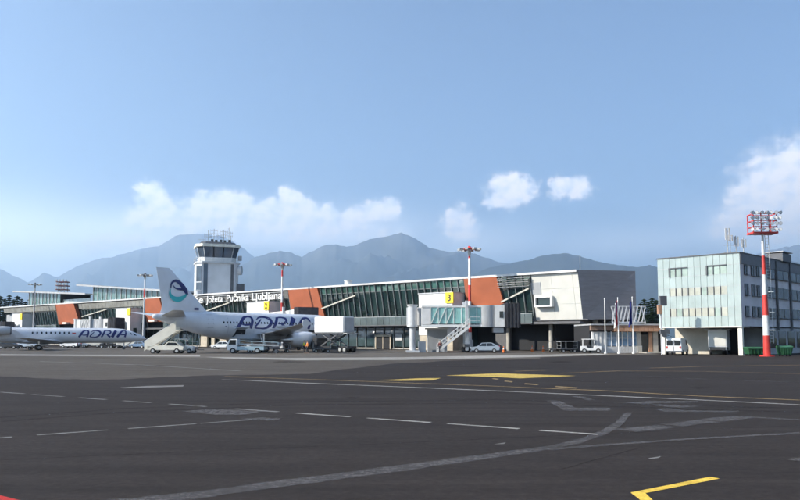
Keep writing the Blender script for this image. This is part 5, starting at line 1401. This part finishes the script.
# rear-open white box lorry under the office
P = at(719, HOR, 94.0)
bt = thing('box_lorry', 'white box lorry backed in under the office block', 'lorry', (P.x, 94.0, 0), R(62))
mb = MB(); mb.box((0, 0, 2.0), (4.6, 2.2, 2.1)); mb.build('cargo_box', M_vw, bt, bevel=.04)
mb = MB(); mb.box((0, 0, .75), (5.2, 1.8, .3)); mb.build('chassis', M_vd, bt)
mb = MB(); mb.box((-2.33, 0, 2.0), (.06, 1.9, 1.8)); mb.build('rear_door', M_offw, bt)
mb = MB(); mb.box((-2.4, 0, .75), (.16, 2.1, .3)); mb.build('tail_lift', M_steel, bt)
mb = MB(); mb.prism([(x, -1.05, z) for x, z in ((2.4, .5), (4.0, .5), (4.0, 1.4), (3.6, 2.2), (2.4, 2.3))], (0, 2.1, 0)); mb.build('cab', M_vw, bt, bevel=.05)
for x in (-1.5, 3.2):
    for s in (-1, 1): wheel(bt, x, s * .9, .42, .26)
mb = MB(); mb.box((-1.0, -.0, 3.12), (4.0, 3.0, .08)); mb.build('lifted_roof', M_vw, bt)
mb = MB()
for q in ((-2.2, -1), (-2.2, 1), (2.1, -1), (2.1, 1)): mb.bar((q[0], q[1], 3.0), (q[0], q[1], 3.1), .1, .1)
mb.build('roof_prop', M_steel, bt)
# green waste containers
def dumpster(label, px, Y, w, h, rot):
    P = at(px, HOR, Y); g = thing('waste_container', label, 'waste container', (P.x, Y, 0), rot, 'green waste containers by the office')
    mb = MB(); mb.hexa([(-w / 2 + .15, -.5, .2), (w / 2 - .15, -.5, .2), (w / 2 - .15, .5, .2), (-w / 2 + .15, .5, .2)], [(-w / 2, -.65, h), (w / 2, -.65, h), (w / 2, .65, h), (-w / 2, .65, h)]); mb.build('bin', M_green, g)
    mb = MB(); mb.prism([(-w / 2 - .03, -.68, h), (-w / 2 - .03, .68, h), (-w / 2 - .03, .3, h + .22), (-w / 2 - .03, -.3, h + .16)], (w + .06, 0, 0)); mb.build('lid', mat('lid_green', (.04, .13, .06), .45), g)
    for k in range(4):
        mb = MB(); mb.box((-w / 2 + .3 + k * (w - .6) / 3, -.6, h * .6), (.07, .08, h * .7)); mb.build('rib', M_green, g)
    for x in (-w / 2 + .3, w / 2 - .3):
        for s in (-.4, .4):
            mb = MB(); mb.cyl((x, s - .05, .1), (x, s + .05, .1), .1, n=10); mb.build('castor', M_black, g)
dumpster('long green waste container left of the floodlight mast', 753, 87.0, 1.9, .85, R(4))
dumpster('green waste container right of the floodlight mast', 784, 84.5, 1.4, 1.05, R(-4))
# vehicles far behind the regional jet
car('small white car beyond the regional jet at the left edge', 3, 150, R(10), M_vw)
car('dark car behind the regional jet tail', 10, 142, R(0), M_vd)
van('white van seen beneath the regional jet belly near its engine', 20, 152, R(175), M_vw)
car('silver car parked under the regional jet belly', 29, 150, R(-5), M_vs)
baggage_cart('dark baggage cart beside the regional jet main wheels', 36, 131, R(15), M_vd)
car('small white car seen just right of the regional jet wheels', 71, 158, R(170), M_vw)
car('silver blue car beyond the regional jet below its title', 80, 160, R(5), M_vs)
van('cream van behind the regional jet below its title', 92, 165, R(0), M_cream)
tractor('baggage_tractor', 'dark baggage tractor near the regional jet nose', 'tractor', 108, 150, R(0), M_vd, False, 'tow tractors')
baggage_cart('white covered baggage cart near the regional jet nose', 114, 150, R(0), M_vw)
van('cream van parked just before the regional jet nose', 127, 158, R(180), M_cream)
car('blue car between the regional jet nose and the stairs truck', 140, 150, R(160), M_vb)
car('white car behind the airliner below its cargo door', 223, 138, R(170), M_vw)
van('white van behind the airliner engine', 311, 138, R(0), M_vw)
# carts in the dark undercroft
baggage_cart('dark empty baggage cart in front of the terminal undercroft', 557, 107, R(-6), M_vd)
baggage_cart('low grey baggage cart beside the dark one at the undercroft', 567, 105.5, R(12), M_grey)
# traffic cones
def cone(px, Y, label):
    P = at(px, HOR, Y); g = thing('traffic_cone', label, 'traffic cone', (P.x, Y, 0), 0, 'orange traffic cones')
    mb = MB(); mb.box((0, 0, .03), (.5, .5, .06)); mb.build('base', M_black, g)
    mb = MB(); mb.cyl((0, 0, .06), (0, 0, .95), .2, .04, n=14); mb.build('cone_body', M_cone, g, smooth=True)
    mb = MB(); mb.cyl((0, 0, .5), (0, 0, .68), .125, .09, n=14); mb.build('reflective_band', M_white, g, smooth=True)
cone(503.5, 104, 'orange traffic cone right of the silver hatchback')
cone(532, 110, 'orange traffic cone before the dark undercroft, left of the round column')
cone(543, 110, 'orange traffic cone beside the round undercroft column')
# ground crew
M_skin = mat('skin', (.45, .28, .2), .6); M_hv = mat('hi_vis_vest', (.75, .22, .03), .7); M_trs = mat('dark_trousers', (.03, .035, .05), .8); M_hair = mat('dark_hair', (.03, .022, .018), .7)
M_hy = mat('yellow_vest', (.6, .62, .05), .7); M_shirt = mat('light_shirt', (.5, .5, .5), .8)
def skinned(name, V, Ed, rad, m, parent, sub=1):
    me = bpy.data.meshes.new(name); me.from_pydata(V, Ed, []); o = bpy.data.objects.new(name, me); C.objects.link(o)
    sk = o.modifiers.new('skin', 'SKIN'); o.modifiers.new('sub', 'SUBSURF').levels = sub
    for i, r in enumerate(rad): me.skin_vertices[0].data[i].radius = (r, r) if not isinstance(r, tuple) else r
    me.skin_vertices[0].data[0].use_root = True
    bpy.context.view_layer.update()
    ev = o.evaluated_get(bpy.context.evaluated_depsgraph_get()); m2 = bpy.data.meshes.new_from_object(ev)
    bpy.data.objects.remove(o)
    m2.materials.clear(); m2.materials.append(m)
    for p in m2.polygons: p.use_smooth = True
    return inst(m2, name, parent)
def person(px, Y, rot, label, vest, step=.18):
    P = at(px, HOR, Y); g = thing('person', label, 'person', (P.x, Y, 0), rot, 'ground crew on the apron')
    V = [(0, 0, .95), (0, 0, 1.15), (0, 0, 1.38), (0, 0, 1.5), (.02, 0, 1.62), (.03, 0, 1.72),
         (0, .18, 1.40), (-.05, .24, 1.13), (.06, .25, .9), (.09, .25, .82), (0, -.18, 1.40), (.08, -.24, 1.13), (.2, -.24, .95), (.24, -.24, .88),
         (0, .1, .9), (step * .5 + .03, .1, .5), (step * .6, .1, .1), (step * .6 + .16, .1, .04), (0, -.1, .9), (-step * .3, -.1, .5), (-step, -.1, .12), (-step + .15, -.1, .04)]
    Ed = [(0, 1), (1, 2), (2, 3), (3, 4), (4, 5), (2, 6), (6, 7), (7, 8), (8, 9), (2, 10), (10, 11), (11, 12), (12, 13), (0, 14), (14, 15), (15, 16), (16, 17), (0, 18), (18, 19), (19, 20), (20, 21)]
    rad = [(.15, .11), (.14, .1), (.16, .11), .06, .095, .09, .065, .05, .04, .04, .065, .05, .04, .04, .095, .065, .045, .04, .095, .065, .045, .04]
    body = skinned('body', V, Ed, rad, M_skin, g)
    skinned('jacket', [V[0], V[1], V[2], V[6], V[7], V[8], V[10], V[11], V[12]], [(0, 1), (1, 2), (2, 3), (3, 4), (4, 5), (2, 6), (6, 7), (7, 8)], [(.17, .13), (.165, .125), (.18, .13), .08, .065, .052, .08, .065, .052], vest, g)
    skinned('trousers', [V[0], V[14], V[15], V[16], V[18], V[19], V[20]], [(0, 1), (1, 2), (2, 3), (0, 4), (4, 5), (5, 6)], [(.165, .125), .11, .08, .062, .11, .08, .062], M_trs, g)
    mb = MB(); mb.loft([[Vector((.02 + .11 * math.sin(t) * math.cos(a), .1 * math.sin(t) * math.sin(a), 1.68 + .115 * math.cos(t))) for a in [2 * math.pi * i / 10 for i in range(10)]] for t in (.05, .5, .9, 1.3)]); mb.build('hair', M_hair, g, smooth=True)
    for s in (-1, 1):
        mb = MB(); mb.box((.13, s * .035, 1.665), (.012, .022, .014)); mb.build('eye', M_blackp, g)
    mb = MB(); mb.box((.14, 0, 1.635), (.035, .025, .04)); mb.build('nose', M_skin, g)
    return g
person(307.5, 99.5, R(200), 'ground worker in an orange vest walking below the airliner engine', M_hv)
person(440, 104.0, R(90), 'person in a dark red jacket at the foot of the bridge stair', mat('dark_red_jacket', (.16, .04, .035), .8), .05)
person(304, 104.0, R(20), 'ground worker in a yellow vest standing behind the engine', M_hy, .04)

# ------------------------------------------------------------------ trees
M_bark = mat('bark', (.09, .065, .045), .9)
M_need = mat('conifer_needles', (.030, .052, .022), .85, var=.3, scale=1.5, spec=.15)
M_leaf = mat('broad_leaves', (.05, .085, .025), .75, var=.3, scale=1.2, spec=.2)
def conifer_meshes(seed, h):
    rr = random.Random(seed); mb = MB(); n = 20
    for k in range(n):
        z = h * (.12 + .86 * k / n); L_ = (h * .21) * (1 - k / n) ** .8 + .15
        nb = 9 if k < 14 else 6
        for j in range(nb):
            a = 2 * math.pi * (j + rr.random()) / nb; l = L_ * rr.uniform(.65, 1.15); dz = -l * rr.uniform(.15, .45)
            for s in range(7):
                t = (s + rr.random()) / 7; p = Vector((math.cos(a) * l * t, math.sin(a) * l * t, z + dz * t * t + rr.uniform(-.15, .15)))
                w = .55 * (1 - t * .6) * rr.uniform(.7, 1.3) * (h / 15); d = Vector((math.cos(a + rr.uniform(-1, 1)), math.sin(a + rr.uniform(-1, 1)), rr.uniform(-.5, .1))) * w
                e = Vector((-math.sin(a), math.cos(a), rr.uniform(-.4, .4))) * w * .6
                mb.add([p - e, p + d, p + e, p - d * .4 + Vector((0, 0, w * .3))], [(0, 1, 2, 3)])
    crown = mb.mesh('crown', M_need)
    t = MB(); t.cyl((0, 0, 0), (0, 0, h * .97), h * .018, .02, n=8)
    for k in range(12):
        a = rr.uniform(0, 6.28); z = h * (.15 + .06 * k); t.cyl((0, 0, z), (math.cos(a) * h * .14 * (1 - k / 13), math.sin(a) * h * .14 * (1 - k / 13), z - .3), .05, .02, n=5)
    return crown, t.mesh('trunk', M_bark)
def broad_meshes(seed, h):
    rr = random.Random(seed); t = MB(); mb = MB(); t.cyl((0, 0, 0), (0, 0, h * .45), h * .025, h * .017, n=8)
    for k in range(11):
        a = k * 2.4; e = Vector((math.cos(a) * h * rr.uniform(.12, .3), math.sin(a) * h * rr.uniform(.12, .3), h * rr.uniform(.5, .92))); s = Vector((0, 0, h * rr.uniform(.25, .45))); t.cyl(s, e, h * .012, .03, n=6)
        for q in range(170):
            d = Vector((rr.gauss(0, 1), rr.gauss(0, 1), rr.gauss(0, .8))) * h * .075; p = e + d; w = h * .022 * rr.uniform(.7, 1.4)
            u = Vector((rr.gauss(0, 1), rr.gauss(0, 1), rr.gauss(0, 1))).normalized() * w; v = u.orthogonal().normalized() * w * .7
            mb.add([p - u, p + v, p + u, p - v], [(0, 1, 2, 3)])
    return mb.mesh('crown', M_leaf), t.mesh('trunk', M_bark)
KINDS = [conifer_meshes(1, 16), conifer_meshes(2, 14), conifer_meshes(5, 18), broad_meshes(3, 11)]
def tree(px, Y, ztop, kind, label, group, name):
    P = at(px, HOR, Y); h0 = (16, 14, 18, 11)[kind]; s = ztop / h0
    g = thing(name, label, 'tree', (P.x, Y, 0), rnd.uniform(0, 6.28), group); g.scale = (s * rnd.uniform(1.5, 1.9),) * 2 + (s,)
    inst(KINDS[kind][1], 'trunk', g); inst(KINDS[kind][0], 'crown', g)
ORD = ['first', 'second', 'third', 'fourth', 'fifth', 'sixth', 'seventh', 'eighth']
GL = 'trees beyond the terminal at the left edge'
for i, (px, top, k) in enumerate(((-1.5, 294, 1), (3, 297, 0), (7.5, 293, 2), (12, 298, 1), (16, 294, 0), (20, 297, 2), (24, 300, 1), (28.5, 297, 0))):
    Y = 262 + (i * 7) % 19
    tree(px, Y, (HOR - top) * Y / FPX + CAMH, k, ORD[i] + ' dark conifer from the left picture edge, in the grove beyond the terminal', GL, 'conifer_tree')
GR = 'trees between the terminal end and the office'
for i, (px, top, k) in enumerate(((641, 302, 1), (645, 297, 0), (649, 300, 2), (653, 296, 1), (657, 298, 0))):
    Y = 172 + (i * 5) % 13
    tree(px, Y, (HOR - top) * Y / FPX + CAMH, k, ORD[i] + ' dark conifer from the charcoal end wall, in the gap before the office block', GR, 'conifer_tree')
# lattice radio mast seen above the left rooftop hall
P = at(61, HOR, 265)
rm = thing('radar_mast', 'small red and white lattice antenna mast above the left rooftop hall', 'antenna mast', (P.x, 265, 0), 0)
mb = MB()
for k in range(4):
    sx, sy = ((-1, -1), (1, -1), (1, 1), (-1, 1))[k]; mb.bar((sx * 1.2, sy * 1.2, 0), (sx * 1.2, sy * 1.2, 22.6), .2, .2)
for z in range(1, 15):
    zz = z * 1.55
    mb.bar((-1.2, -1.2, zz), (1.2, -1.2, zz - 1.4), .13, .13); mb.bar((1.2, -1.2, zz), (-1.2, -1.2, zz - 1.4), .13, .13)
mb.build('lattice_tower', M_steel, rm)
for z in (19.6, 21.0, 22.4):
    mb = MB(); mb.box((0, 0, z), (4.0, 2.6, .3)); mb.build('antenna_bay', mat('rusty_red', (.30, .09, .07), .6), rm)
    for s in (-1.7, -.6, .6, 1.7):
        mb = MB(); mb.box((s, -1.4, z + .5), (.45, .4, .7)); mb.build('aerial_box', M_lgrey, rm)
# ------------------------------------------------------------------ haze
hz = bpy.data.materials.new('hazy_air'); hz.use_nodes = True
hn = hz.node_tree; hn.nodes.clear()
ho = hn.nodes.new('ShaderNodeOutputMaterial'); pv = hn.nodes.new('ShaderNodeVolumePrincipled')
pv.inputs['Color'].default_value = (.60, .78, 1.0, 1)
pv.inputs['Density'].default_value = HAZE
pv.inputs['Anisotropy'].default_value = 0.5
hn.links.new(pv.outputs[0], ho.inputs['Volume'])
mb = MB(); mb.box((0, 11500, 1400 - .55), (62000, 31000, 2801.1))
o = mb.build('haze', hz); tag(o, 'thin bluish haze lying over the whole valley', 'haze', None, 'stuff')
